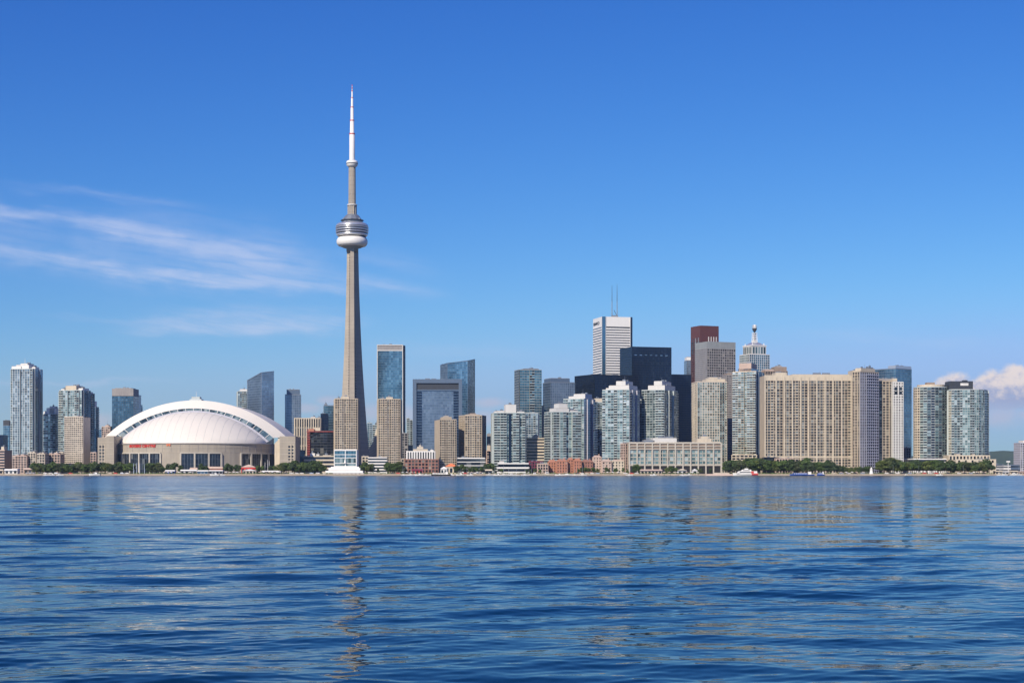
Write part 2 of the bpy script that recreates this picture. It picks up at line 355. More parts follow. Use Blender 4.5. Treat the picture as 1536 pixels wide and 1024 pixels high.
def building(name, label, poly, ytop, Yref, style, crowns=(), cat='building', group=None, faces=None, z0=None, rect=None, parapet=1.0, cap=None, capmat=None, extra=None, ztop=None):
    z0 = GZ if z0 is None else z0
    z1 = Z(ytop, Yref) if ztop is None else ztop
    st = dict(ST[style]) if isinstance(style, str) else dict(style)
    cx = sum(p[0] for p in poly)/len(poly); cy = sum(p[1] for p in poly)/len(poly)
    root = thing(name, label, cat, (cx, cy, GZ), group)
    B = dict(frame=MB(), bands={}, windows=[], curtain=MB(), balconies=[], bz=0)
    w = MB(); w.hexa(poly, GZ-1, z1, st['wall']); wall = w.build('wall', root)
    zc = z1 - (cap or 0)
    for i in range(len(poly)):
        F = Face(poly[i], poly[(i+1) % len(poly)])
        fs = st if not faces or i not in faces else (None if faces[i] is None else {**st, **faces[i]})
        if fs is None or not F.seen(): continue
        facade(B, F, z0+1.0, zc-0.4, fs)
        F.box(B['frame'], 0, F.L, .03, st['pd']+.02, zc-.4, zc+.35 if cap else z1+parapet, st['frame'])
        if cap: F.box(B['frame'], 0, F.L, .03, st['pd']-.03, zc+.35, z1+parapet, capmat or st['frame'])
    B['frame'].build('facade_frame', root)
    B['curtain'].build('curtain_wall', root)
    for key in sorted(B['bands'], reverse=True): B['bands'][key].build('window_band', root)
    B['windows'].sort(key=lambda mb: -mb.v[0][2]); many(root, 'window', B['windows'])
    B['balconies'].sort(key=lambda mb: -mb.v[0][2]); many(root, 'balcony', B['balconies'])
    rf = MB(); rf.hexa(poly, z1+.002, z1+.3, 'gravel'); rf.build('roof', root)
    if crowns and rect:
        for (u0, u1, v0, v1, yt, mat) in crowns:
            c = MB(); zt = Z(yt, Yref); c.hexa(rect.poly(u0, u1, v0, v1), z1+.25, zt, mat)
            q = rect.poly(u0+.02*(u1-u0), u1-.02*(u1-u0), v0+.02*(v1-v0), v1-.02*(v1-v0)); c.hexa(q, zt+.003, zt+.5, 'grey_conc')
            ph = c.build('penthouse', root)
            if random.random() < .6:
                am = MB(); q0 = rect.p((u0+u1)/2+random.uniform(-.1, .1)*(u1-u0), (v0+v1)/2); am.tube((*q0, zt+.3), (*q0, zt+random.uniform(4, 8)), .22, .1, 'grey_metal', 5); am.build('antenna', root)
            for k_ in range(2):                       # louvres and cooling units
                l = MB(); uu = u0+(u1-u0)*random.uniform(.2, .7); vv = v0+(v1-v0)*random.uniform(.1, .6)
                l.hexa(rect.poly(uu, uu+min(.08, (u1-u0)*.3), vv, vv+min(.1, (v1-v0)*.3)), zt+.51, zt+random.uniform(1.5, 3), 'grey_metal'); l.build('vent_unit', root)
    if not crowns and rect:
        for k_ in range(3):
            uu, vv = random.uniform(.15, .75), random.uniform(.15, .7); l = MB()
            l.hexa(rect.poly(uu, uu+.1, vv, vv+.12), z1+.31, z1+random.uniform(1.5, 3.2), 'grey_metal'); l.build('vent_unit', root)
    return root
def rb(name, label, xL, xC, xR, ytop, Y, th, style, crowns=(), a=None, b=None, **kw):
    r = Rect(xL, xC, xR, Y, th, a, b)
    return building(name, label, r.poly(), ytop, Y, style, crowns, rect=r, **kw)
def S(k, **kw): return {**ST[k], **kw}
def mast(root, px, Y, y0, y1, r0, r1, mat='grey_metal', name='antenna'):
    mb = MB(); mb.tube((X(px, Y), Y, Z(y0, Y)), (X(px, Y), Y, Z(y1, Y)), r0, r1, mat); mb.build(name, root)

# ------------------------------------------------------------------ water
MICRO, FARSLOPE, SPEC = 0.055, 0.55, 0.86
def water_material():
    m, T, p = base_mat('water')
    P = pos(T); sp = T.new('ShaderNodeSeparateXYZ'); T.l.new(P, sp.inputs[0])
    def vn(sx_, sy_, sc, z):
        n = T.new('ShaderNodeTexNoise'); T.put(n.inputs['Vector'], T.xyz(T.m('MULTIPLY', sp.outputs[0], sx_), T.m('MULTIPLY', sp.outputs[1], sy_), z))
        n.inputs['Scale'].default_value = sc; n.inputs['Detail'].default_value = 3; n.inputs['Roughness'].default_value = .55
        v = T.new('ShaderNodeVectorMath', operation='SUBTRACT'); T.l.new(n.outputs['Color'], v.inputs[0]); v.inputs[1].default_value = (.5, .5, .5); return v.outputs[0]
    def scale(v, f):
        s = T.new('ShaderNodeVectorMath', operation='SCALE'); T.l.new(v, s.inputs[0]); T.put(s.inputs[3], f); return s.outputs[0]
    def vadd(a, b_):
        s = T.new('ShaderNodeVectorMath', operation='ADD'); T.l.new(a, s.inputs[0]); T.l.new(b_, s.inputs[1]); return s.outputs[0]
    n3 = T.noise(T.xyz(sp.outputs[0], sp.outputs[1], 7.0), 0.016, 3, 0.5)     # cat's-paws: rougher and calmer patches
    patch = T.ss(n3, 0.35, 0.65, 0.65, 1.3)
    far = T.ss(sp.outputs[1], 60, 300)
    g = T.new('ShaderNodeNewGeometry')
    tilt = vadd(scale(vn(1, 1, 3.2, 0), MICRO), scale(vn(.6, 1, .45, 3), T.m('MULTIPLY', T.m('MULTIPLY', far, patch), FARSLOPE)))
    tilt = vadd(tilt, scale(vn(.35, 1, .07, 9), T.m('MULTIPLY', far, .17)))
    tilt = vadd(tilt, scale(vn(.5, 1, .021, 12), T.m('MULTIPLY', T.ss(sp.outputs[1], 150, 700), .13)))
    fl = T.new('ShaderNodeVectorMath', operation='MULTIPLY'); T.l.new(tilt, fl.inputs[0]); fl.inputs[1].default_value = (.8, 1, 0)
    nm = T.new('ShaderNodeVectorMath', operation='NORMALIZE'); T.l.new(vadd(g.outputs['Normal'], fl.outputs[0]), nm.inputs[0])
    T.n.remove(p); out = [q for q in T.n if q.type == 'OUTPUT_MATERIAL'][0]
    df = T.new('ShaderNodeBsdfDiffuse'); df.inputs[0].default_value = (0.0003, 0.017, 0.038, 1)      # light coming back out of the water
    gl = T.new('ShaderNodeBsdfGlossy'); gl.inputs[0].default_value = (0.90, 0.96, 0.95, 1); T.put(gl.inputs['Roughness'], T.ss(sp.outputs[1], 60, 500, .02, .15)); T.put(gl.inputs['Normal'], nm.outputs[0])
    fz = T.new('ShaderNodeFresnel'); fz.inputs[0].default_value = 1.33; T.put(fz.inputs['Normal'], nm.outputs[0])
    mx = T.new('ShaderNodeMixShader'); T.put(mx.inputs[0], T.m('MULTIPLY', fz.outputs[0], SPEC)); T.l.new(df.outputs[0], mx.inputs[1]); T.l.new(gl.outputs[0], mx.inputs[2]); T.l.new(mx.outputs[0], out.inputs[0])
    return m
water_material()
def water():
    y0, y1, ncol, nrow = 17.0, 520.0, 740, 1600
    inv = np.linspace(1/y0, 1/y1, nrow); ys = 1/inv
    ys = np.concatenate([ys, np.geomspace(y1*1.02, 1999, 60)])
    dy = np.gradient(ys)
    tx = np.linspace(-.38, .38, ncol)
    ys = np.concatenate([np.arange(-60, 17, 1.5), ys]); dy = np.gradient(ys)
    side = np.cumsum(np.geomspace(.12, 14, 110)); ncol += 220                 # the waves go on well beyond the frame on both sides
    yy = np.maximum(ys, 17.0)[:, None]
    Xg = np.concatenate([-(.38*yy+side[None, ::-1]), yy*tx[None, :], .38*yy+side[None, :]], 1); Yg = np.repeat(ys[:, None], ncol, 1)
    dXg = np.abs(np.gradient(Xg, axis=1))
    dYg = np.repeat(dy[:, None], ncol, 1)
    Zg = np.zeros_like(Xg); DX = np.zeros_like(Xg); DY = np.zeros_like(Xg)
    N = 130
    lam = np.concatenate([np.exp(RNG.uniform(np.log(.38), np.log(2.4), 90)), np.exp(RNG.uniform(np.log(2.4), np.log(14), 40))])
    ang = np.concatenate([RNG.normal(np.pi/2+0.25, 0.62, 90), RNG.normal(np.pi/2+0.05, 0.38, 40)])       # waves mostly run along the view
    ph = RNG.uniform(0, 2*np.pi, N)
    sl = np.concatenate([np.full(90, SLOPE_SHORT*np.sqrt(2/90)), np.full(40, SLOPE_LONG*np.sqrt(2/40))])
    # the wind makes patches of stronger and weaker ripple
    pl_ = 1+0.2*np.sin(Xg*.03+Yg*.021)
    pt = 0.95+0.40*np.sin(Xg*.071+Yg*.045+1.0)*np.sin(Xg*-.038+Yg*.061+.4)+0.25*np.sin(Xg*.19+1.3*np.sin(Yg*.05))*np.sin(Yg*.11+.7)
    for k in range(N):
        kk = 2*np.pi/lam[k]; kx, ky = kk*np.cos(ang[k]), kk*np.sin(ang[k]); a = sl[k]/kk
        att = np.clip(1.6-dYg*abs(ky)/1.9, 0, 1)*np.clip(1.6-dXg*abs(kx)/1.9, 0, 1)
        wv = kx*Xg+ky*Yg+ph[k]+0.5*np.sin(Xg*.11*np.cos(k)+Yg*.13*np.sin(k*1.7)+k)
        amp = a*att*(pt if lam[k] < 2.4 else pl_)
        Zg += amp*np.sin(wv); DX += 0.95*amp*np.cos(wv)*np.cos(ang[k]); DY += 0.95*amp*np.cos(wv)*np.sin(ang[k])
    nr = len(ys)
    fade = np.clip((2000-Yg)/300, 0, 1)
    co = np.stack([Xg+DX*fade, Yg+DY*fade, Zg*fade], -1).reshape(-1, 3).astype(np.float32)
    i = np.arange(nr-1)[:, None]*ncol+np.arange(ncol-1)[None, :]
    q = np.stack([i, i+1, i+1+ncol, i+ncol], -1).reshape(-1, 4).astype(np.int32)
    me = bpy.data.meshes.new('water'); me.vertices.add(len(co)); me.vertices.foreach_set('co', co.ravel())
    me.loops.add(q.size); me.loops.foreach_set('vertex_index', q.ravel())
    me.polygons.add(len(q)); me.polygons.foreach_set('loop_start', np.arange(0, q.size, 4, dtype=np.int32))
    me.polygons.foreach_set('use_smooth', np.ones(len(q), dtype=bool)); me.update(calc_edges=True)
    me.materials.append(MATS['water'])
    o = bpy.data.objects.new('water', me); C.objects.link(o); tag(o, kind='structure')
SLOPE_SHORT, SLOPE_LONG = 0.040, 0.040
water()
lk = MB(); lk.face([(-9000, -6000, -.45), (9000, -6000, -.45), (9000, 2010, -.45), (-9000, 2010, -.45)], 'water'); tag(lk.build('open_lake'), kind='structure')

# ------------------------------------------------------------------ ground, bank and hills
def shore_y(x): return 1996+5*math.sin(x*.013)+3*math.sin(x*.041+1)+1.5*math.sin(x*.11)
matte('ground', (0.19, 0.17, 0.14), 0.95, 0.3, 0.02, 0, False); matte('bank', (0.36, 0.30, 0.22), 0.95, 0.35, 0.15, 0, False); matte('hill', (0.05, 0.085, 0.04), 0.95, 0.4, 0.004, 0, False)
g = MB(); xs = list(range(-1500, 1501, 10)); top = [(x, shore_y(x)+7, GZ) for x in xs]
k = len(g.v); g.v.extend(top); g.v.extend([(x*8.0, 13000, GZ) for x in xs])
n = len(xs)
for i in range(n-1): g.f.append((k+i, k+i+1, k+n+i+1, k+n+i)); g.m.append('ground'); g.r.append(.5)
g.face([(-12000, shore_y(-1500)+7, GZ-.01), top[0], (-1500*8.0, 13000, GZ)][::1], 'ground')
g.face([top[-1], (12000, shore_y(1500)+7, GZ-.01), (1500*8.0, 13000, GZ)], 'ground')
tag(g.build('ground'), kind='structure')
bk = MB(); prof = [(-2.5, -.6), (.5, .35), (3.2, 1.15), (4.5, GZ+.28), (5.6, GZ+.30), (7.4, GZ-.1)]
for r_, (d, z) in enumerate(prof):
    bk.v.extend([(x, shore_y(x)+d+(random.uniform(-.7, .7) if 0 < r_ < 4 else 0), z+(random.uniform(-.25, .25) if 0 < r_ < 3 else 0)) for x in xs])
for r_ in range(len(prof)-1):
    for i in range(n-1): bk.f.append((r_*n+i, r_*n+i+1, (r_+1)*n+i+1, (r_+1)*n+i)); bk.m.append('bank'); bk.r.append(.5)
tag(bk.build('shore_bank'), kind='structure')
hl = MB(); hl.sm = True; NXH, NYH = 260, 26
for j in range(NYH):
    for i in range(NXH):
        x = -1500+i*28.0; y = 8200+j*90.0; t = j/(NYH-1)
        ridge = 55+62*(.5+.5*math.sin(x*.0011-2.4))+14*math.sin(x*.0047+.6)+6*math.sin(x*.013)
        hl.v.append((x, y, GZ-2+max(0, ridge*math.sin(min(1, t*1.25)*math.pi/2))*(1 if x > 0 else .35)+random.uniform(-6, 9)*(t > .1)))
for j in range(NYH-1):
    for i in range(NXH-1): hl.f.append((j*NXH+i, j*NXH+i+1, (j+1)*NXH+i+1, (j+1)*NXH+i)); hl.m.append('hill'); hl.r.append(.5)
tag(hl.build('hills'), kind='structure')

# ------------------------------------------------------------------ communications tower
def comm_tower():
    Y = 2400.0; s = Y/FPX; cx = X(528.2, Y); cy = Y; z = lambda py: Z(py, Y)
    root = thing('observation_tower', 'tall tapering grey concrete tower with a round pod high up and a white needle mast', 'tower', (cx, cy, GZ))
    A = [R_(a) for a in (-84, 36, 156)]; LS = [.92, 1.0, .80]
    def section(py):
        t = max(0.0, (py-370)/(712-370))
        L = (9.2+5.2*t+17*t**2.1)*s; w = (3.0+1.3*t)*s; gq = (1.5+2.4*t)*s
        pts = []
        for k in range(3):
            a = A[k]; d = (math.cos(a), math.sin(a)); n_ = (-d[1], d[0]); Lk = L*LS[k]; q = w*.577+gq
            for (u, v) in ((q, -w), (Lk, -w*.86), (Lk, w*.86), (q, w)):
                pts.append((cx+d[0]*u+n_[0]*v, cy+d[1]*u+n_[1]*v))
        return pts
    sh = MB(); ys = [712-(712-368)*i/26 for i in range(27)]
    for py in ys: sh.v.extend([(x, y, z(py)) for x, y in section(py)])
    for j in range(26):
        for i in range(12): i2 = (i+1) % 12; sh.f.append((j*12+i, j*12+i2, (j+1)*12+i2, (j+1)*12+i)); sh.m.append('tower_conc'); sh.r.append(.5)
    sh.build('shaft', root)
    # glazed lift shafts and ribs in the three grooves between the legs
    gl = MB(); rb_ = MB()
    for k in range(3):
        i0, i1 = 4*k+3, (4*k+4) % 12
        for j in range(85):
            pa, pb = 708-j*4.0, 708-(j+1)*4.0
            if pb < 373: break
            sa, sb_ = section(pa), section(pb)
            def lerp(S_, u, d=.35):
                P, Q = S_[i0], S_[i1]; dx, dy = Q[0]-P[0], Q[1]-P[1]; L_ = math.hypot(dx, dy)
                return (P[0]+dx*u+dy/L_*d, P[1]+dy*u-dx/L_*d)
            za, zb = z(pa), z(pb)
            a0, a1, b0, b1 = lerp(sa, .30), lerp(sa, .78), lerp(sb_, .30), lerp(sb_, .78)
            zm = za+(zb-za)*.55
            gl.face([(*a0, za), (*a1, za), (b1[0], b1[1], zm), (b0[0], b0[1], zm)], 'g_dark')
            c0, c1 = lerp(sb_, .28, .15), lerp(sb_, .80, .15); d0, d1 = lerp(sb_, .28, .9), lerp(sb_, .80, .9)
            rb_.hexa([c0, d0, d1, c1][::-1], zm, zb, 'beige_pale')
    tag(gl.build('lift_glazing', root), kind='stuff'); tag(rb_.build('lift_frame', root), kind='stuff')
    H = lambda lst: [(r*s, z(py)) for r, py in lst]
    def lathe(name, lst, mat, par=root, n=64, smooth=True):
        mb = MB(); mb.lathe(H(lst), cx, cy, mat, n); o = mb.build(name, par)
        if smooth:
            o.data.polygons.foreach_set('use_smooth', [len(p.vertices) == 4 for p in o.data.polygons])
        return o
    lathe('pod_base', [(8.4, 378), (8.6, 373), (14, 371.5), (18.5, 368.5)], 'copper_grey')
    lathe('radome', [(17.5, 370), (20.5, 369), (22.4, 366.8), (23.3, 363.8), (23.1, 360.8), (22.0, 358.2), (20.6, 356.6), (17, 355.6)], 'white')
    pod = lathe('observation_pod', [(17, 356.5), (20.2, 356.2), (20.6, 353.5), (22.8, 352.6), (22.8, 340), (19, 335.5)], 'black')
    for (y0, y1, r0, r1) in ((354.6, 351.6, 21.6, 24.2), (349.6, 347.9, 24.3, 24.6), (346.0, 344.4, 24.6, 24.7), (342.4, 341.0, 24.7, 24.6)):
        lathe('deck_ring', [(r0-2.5, y0+.25), (r0, y0), (r1, y1), (r1-2.5, y1-.2)], 'silver', pod)
    gw = MB()
    for (y0, y1) in ((351.0, 349.8), (347.1, 346.3), (343.9, 342.8)):
        gw.lathe(H([(23.4, y0), (23.4, y1)]), cx, cy, 'g_dark', 72)
    gw.build('deck_glazing', pod)
    lathe('pod_roof', [(24.4, 340.4), (24.2, 338.6), (22.6, 336.4), (19.6, 335.0), (14, 334.4)], 'silver')
    lathe('restaurant_wall', [(14.2, 334.6), (14.2, 331.4)], 'white')
    pl = MB(); pl.lathe(H([(10, 331.6), (17.4, 331.5), (17.4, 330.4), (10, 330.2)]), cx, cy, 'dark_metal', 12)
    pl.lathe(H([(15.0, 330.3), (11.0, 324.5), (8.4, 322.2), (6.4, 321.8)]), cx, cy, 'grey_metal', 12); pl.build('roof_deck', root)
    for k in range(7):
        a = 2*math.pi*k/7+.2; r = 15.2*s; x, y = cx+r*math.cos(a), cy+r*math.sin(a); eq = MB()
        eq.box(x-1.0, x+1.0, y-1.0, y+1.0, z(330.3), z(330.3)+random.uniform(1, 2.5), random.choice(['grey_metal', 'dark_metal'])); eq.build('plant_unit', root)
    lathe('upper_shaft', [(7.0, 323), (7.0, 308), (7.1, 307.5), (5.6, 307), (5.2, 249)], 'tower_conc', n=6, smooth=False)
    rg = MB()
    for k in range(6):
        a = math.pi*k/3+math.pi/6
        for (ra, ya, yb) in ((6.3, 322.5, 308.3), (4.9, 306.8, 250)):
            x, y = cx+ra*s*math.cos(a), cy+ra*s*math.sin(a); rg.tube((x, y, z(ya)), (cx+(ra-.35)*s*math.cos(a), cy+(ra-.35)*s*math.sin(a), z(yb)), .55, .45, 'grey_conc')
    rg.build('rib', root)
    lathe('collar', [(7.4, 308.6), (7.5, 308.1), (7.5, 307.0), (5.6, 306.6)], 'white_conc')
    sk = lathe('sky_pod', [(5.0, 251), (6.6, 250.2), (8.0, 248.6), (8.7, 246.2), (8.7, 243.8), (8.0, 242.0), (6.0, 241.0), (4.4, 240.6)], 'white')
    kw_ = MB(); kw_.lathe(H([(8.85, 246.4), (8.85, 245.3)]), cx, cy, 'g_dark', 40); kw_.build('pod_window', sk)
    an = lathe('antenna', [(4.5, 241), (4.2, 239), (4.1, 201.5), (3.3, 200.8), (3.0, 181.4), (2.4, 180.8), (2.25, 161.6), (1.75, 161), (1.6, 147.5), (1.15, 147), (1.0, 137.4), (.6, 137), (.3, 128)], 'white', n=20)
    for (y0, y1, r) in ((201.8, 200.4, 4.5), (181.6, 180.4, 3.4), (161.6, 160.7, 2.6), (147.5, 146.7, 1.9), (137.2, 136.2, 1.3), (133.2, 131.6, .9), (129.2, 127.6, .7)):
        lathe('stripe', [(r, y0), (r, y1)], 'red', an, 16, False)
comm_tower()

# ------------------------------------------------------------------ domed stadium
def stadium():
    Yc = 2216.0; s = Yc/FPX; cx = X(293.5, Yc); z = lambda py, Y=Yc: Z(py, Y)
    root = thing('domed_stadium', 'wide round concrete stadium with a big white arched dome roof', 'stadium', (cx, Yc, GZ))
    R = 109.5; zt = Z(664.5, 2107); N = 96
    dr = MB()
    ring = [(cx+R*math.cos(2*math.pi*i/N), Yc+R*math.sin(2*math.pi*i/N)) for i in range(N)]
    dr.hexa(ring, GZ-1, zt, 'stadium'); dr.build('drum_wall', root)
    lp = MB(); lp.lathe([(R+.1, zt-.9), (R+.9, zt-.8), (R+.9, zt+.35), (R-2, zt+.5)], cx, Yc, 'grey_conc', 96); lp.build('parapet', root)
    jt = MB()                                       # recessed joints of the precast panels read as thin ribs
    for i in range(150):
        a = math.pi+math.pi*(i+.5)/150; x, y = cx+(R+.05)*math.cos(a), Yc+(R+.05)*math.sin(a)
        if i % 5 == 0: jt.tube((x, y, Z(678, 2120)), (x, y, zt-1.2), .22, .22, 'grey_stone', 4)
    for zz in (Z(671, 2115), Z(677.5, 2115)): jt.lathe([(R+.02, zz-.2), (R+.28, zz-.18), (R+.28, zz+.18), (R+.02, zz+.2)], cx, Yc, 'beige_pale', 96)
    jt.build('panel_joint', root)
    def ang(px):                                    # where a picture column meets the drum front
        t = (px-768)/FPX; a_ = 1+t*t; b_ = -2*(cx*t+Yc); c_ = cx*cx+Yc*Yc-R*R; D = b_*b_-4*a_*c_
        if D < 0: return None
        y = (-b_-math.sqrt(D))/(2*a_); return math.atan2(y-Yc, t*y-cx)
    groups = [[(175.6, 182.7), (185, 195), (197, 208.5), (210.5, 224), (226, 240.5)], [(272, 291), (292.8, 312), (314, 331)], [(362, 375), (377.5, 390), (392, 401), (403, 411), (412.6, 416.3)]]
    for gi, gr in enumerate(groups):
        fr = MB()
        for (pa, pb) in gr:
            a0, a1 = ang(pa), ang(pb)
            if a0 is None or a1 is None: continue
            nseg = 4; za, zb = GZ, Z(680, 2112)
            f_ = MB(); mu = MB()
            for q in range(nseg):
                b0, b1 = a0+(a1-a0)*q/nseg, a0+(a1-a0)*(q+1)/nseg
                for rr in range(4):
                    y0_, y1_ = za+(zb-za)*rr/4, za+(zb-za)*(rr+1)/4
                    f_.face([(cx+(R+.25)*math.cos(b), Yc+(R+.25)*math.sin(b), zz) for b, zz in ((b0, y0_), (b1, y0_), (b1, y1_), (b0, y1_))], 'g_band' if gi == 1 else 'g_dark')
                x, y = cx+(R+.4)*math.cos(b0), Yc+(R+.4)*math.sin(b0); mu.tube((x, y, za), (x, y, zb), .14, .14, 'grey_metal', 4)
            for rr in range(1, 4):
                zz = za+(zb-za)*rr/4
                P, Q = [(cx+(R+.4)*math.cos(b), Yc+(R+.4)*math.sin(b), zz) for b in (a0, a1)]; mu.tube(P, Q, .12, .12, 'grey_metal', 4)
            w_ = f_.build('window', root); mu.build('mullion', w_)
        aL, aR = ang(gr[0][0]-1.2), ang(gr[-1][1]+.9) or ang(gr[-1][1])
        za, zb = GZ, Z(680, 2112)
        for q in range(16):
            b0, b1 = aL+(aR-aL)*q/16, aL+(aR-aL)*(q+1)/16
            pts = [(cx+r*math.cos(b), Yc+r*math.sin(b)) for r, b in ((R-.1, b0), (R+1.6, b0), (R+1.6, b1), (R-.1, b1))]
            fr.hexa(pts, zb, zb+1.5, 'stone_pale')
        for px in [gr[0][0]-1]+[(gr[i][1]+gr[i+1][0])/2 for i in range(len(gr)-1)]+[gr[-1][1]+.7]:
            b = ang(px)
            if b is None: continue
            h = 1.0/R; pts = [(cx+r*math.cos(q), Yc+r*math.sin(q)) for r, q in ((R-.1, b-h), (R+1.8, b-h), (R+1.8, b+h), (R-.1, b+h))]
            fr.hexa(pts, za, zb+.02, 'stone_pale')
        fr.build('window_surround', root)
    # roof: arched shell, sloping facia, glazed gap, front quarter dome
    def arc(half, yb, yp, dY, n=64, cpx=293.5):
        zb, zp = z(yb), z(yp); h = half*s; sg = zp-zb; rad = (h*h+sg*sg)/(2*sg); c0 = X(cpx, Yc)
        t0 = math.asin(min(1, h/rad)); return [(c0+rad*math.sin(-t0+2*t0*i/n), Yc+dY, zb-(rad-sg)+rad*math.cos(-t0+2*t0*i/n)) for i in range(n+1)]
    def strip(name, A_, B_, mat, par=root, smooth=True):
        mb = MB(); mb.sm = smooth; k = len(A_); mb.v = A_+B_
        for i in range(k-1): mb.f.append((i, i+1, k+i+1, k+i)); mb.m.append(mat); mb.r.append(random.random())
        return mb.build(name, par)
    a0 = arc(136, 655, 600.3, 120); a1 = arc(136, 655, 600.3, 0); a2 = arc(119.5, 656.5, 612.3, -14); a3 = arc(112, 662, 616.4, -13.5); a3b = arc(112, 662, 616.4, -14.6); a4 = arc(109, 663.5, 618.6, -15)
    sh = strip('roof_shell', a1, a0, 'roof_white'); strip('roof_facia', a2, a1, 'roof_white'); 
    gp = strip('roof_glazing', a3, a2, 'g_bluecondo', smooth=False); strip('roof_ledge', a4, a3b, 'lavender')
    ps = MB()
    for i in range(2, 63, 3): ps.tube(tuple(Vector(a3[i])+Vector((0, -.5, 0))), tuple(Vector(a2[i])+Vector((0, -.5, 0))), .45, .45, 'white', 4)
    for L_ in (a2, a4):
        for i in range(64): ps.tube(tuple(Vector(L_[i])+Vector((0, -.4, -.2))), tuple(Vector(L_[i+1])+Vector((0, -.4, -.2))), .38, .38, 'grey_conc' if L_ is a4 else 'white', 4)
    ps.build('post', gp)
    cap = MB(); cap.sm = True; n = 48; m = 20; zb = z(663.5)
    rad0 = 109*s; sg = z(618.6)-zb; RR = (rad0**2+sg**2)/(2*sg)
    front = 92.0
    for j in range(m+1):
        for i in range(n+1):
            ph = math.pi*i/n; r = j/m
            x = -math.cos(ph)*r*rad0; yy = math.sin(ph)*r*front
            h = math.sqrt(max(0, RR*RR-(r*rad0)**2))-(RR-sg)
            cap.v.append((cx+x, Yc-15-yy, zb+h))
    for j in range(m):
        for i in range(n): cap.f.append((j*(n+1)+i, j*(n+1)+i+1, (j+1)*(n+1)+i+1, (j+1)*(n+1)+i)); cap.m.append('roof_white'); cap.r.append(.5)
    kk = len(cap.v)
    for i in range(n+1): x_, y_, z_ = cap.v[m*(n+1)+i]; cap.v.append((x_, y_-.6, zt+.2))
    for i in range(n): cap.f.append((m*(n+1)+i, m*(n+1)+i+1, kk+i+1, kk+i)); cap.m.append('roof_white'); cap.r.append(.5)
    qd = cap.build('front_dome', root)
    for u in np.linspace(-.9, .9, 19):
        pr = None; se = MB()
        for k in range(25):
            vv = math.sqrt(1-u*u)*k/24; r2 = u*u+vv*vv
            P = (cx+u*rad0, Yc-15-vv*front-.02, zb+math.sqrt(max(0, RR*RR-r2*rad0**2))-(RR-sg)+.03)
            if pr: se.tube(pr, P, .12, .12, 'condo_conc', 4)
            pr = P
        se.build('seam', qd)
    cpo = MB(); c0 = X(294.5, Yc+30)
    cpo.hexa([(c0-9.5, Yc+22), (c0+9.5, Yc+22), (c0+9.5, Yc+42), (c0-9.5, Yc+42)], z(603), z(597), 'condo_conc', [(c0-7.5, Yc+24), (c0+7.5, Yc+24), (c0+7.5, Yc+40), (c0-7.5, Yc+40)])
    cpo.hexa([(c0-5.5, Yc+25), (c0+5.5, Yc+25), (c0+5.5, Yc+38), (c0-5.5, Yc+38)], z(597)+.01, z(593.6), 'condo_conc'); cpo.tube((c0, Yc+30, z(593)), (c0, Yc+30, z(585)), .25, .1, 'white')
    cpo.build('roof_vent', root)
    # corner towers
    def corner(xa, xb, ytop, Y, d, wins, shade=None):
        mb = MB(); P = [(X(xa, Y), Y), (X(xb, Y), Y), (X(xb, Y), Y+d), (X(xa, Y), Y+d)]; mb.hexa(P, GZ-1, Z(ytop, Y), 'stadium')
        F = Face(P[0], P[1]); jj = MB()
        for yy in (663, 672, 681, 690): F.box(mb, 0, F.L, 0, .18, Z(yy, Y)-.18, Z(yy, Y)+.18, 'beige_pale')
        o = mb.build('corner_tower', root)
        for (wa, wb) in wins:
            for r in range(6):
                y_ = 668.3+r*4.9; w_ = MB(); F.quad(w_, X(wa, Y)-P[0][0], X(wb, Y)-P[0][0], .1, Z(y_+2.7, Y), Z(y_, Y), 'g_dark'); w_.build('window', o)
            f_ = MB(); F.box(f_, X(wb, Y)-P[0][0]+.1, X(wb, Y)-P[0][0]+.9, 0, .4, GZ, Z(666, Y), 'beige_light'); f_.build('pier', o)
        return o
    corner(146.5, 160, 656, 2128, 40, [(149, 152), (153.6, 156.2)]); corner(159.2, 171, 653.6, 2126, 46, [])
    corner(419.5, 443, 654, 2122, 46, [(432.3, 435.6), (437.4, 440.3)])
    bt = MB(); Yb = 2124; p0 = X(409.5, Yb); p1 = X(420, Yb)
    for (ya, yb_) in ((Yb, Yb+36),):
        bt.v.extend([(p0, ya, GZ), (p1, ya, GZ), (p1, ya, Z(653.8, Yb)), (p0, ya, Z(664.8, Yb)), (p0, yb_, GZ), (p1, yb_, GZ), (p1, yb_, Z(653.8, Yb)), (p0, yb_, Z(664.8, Yb))])
        for f in ((0, 1, 2, 3), (4, 7, 6, 5), (3, 2, 6, 7), (0, 3, 7, 4), (1, 5, 6, 2)): bt.f.append(f); bt.m.append('beige_light'); bt.r.append(.5)
    bt.v = [(x, y+14, zz) for x, y, zz in bt.v]; bt.build('buttress', root)
    # red sign lettering on the drum wall, curved with it
    def lettering(txt, pa, pb, ya, yb_, mat, name='sign_lettering', italic=.18):
        cu = bpy.data.curves.new(name, 'FONT'); cu.body = txt; cu.size = 1; cu.extrude = .04; cu.shear = italic; cu.offset = .035
        t = bpy.data.objects.new('tmp', cu); C.objects.link(t); bpy.context.view_layer.update()
        me = bpy.data.meshes.new_from_object(t.evaluated_get(bpy.context.evaluated_depsgraph_get())); C.objects.unlink(t); bpy.data.objects.remove(t)
        co = np.array([v.co[:] for v in me.vertices]); x0, x1 = co[:, 0].min(), co[:, 0].max(); y0, y1 = co[:, 1].min(), co[:, 1].max()
        A0, A1 = ang(pa), ang(pb); Yf = 2112; zb_, zt_ = Z(yb_, Yf), Z(ya, Yf)
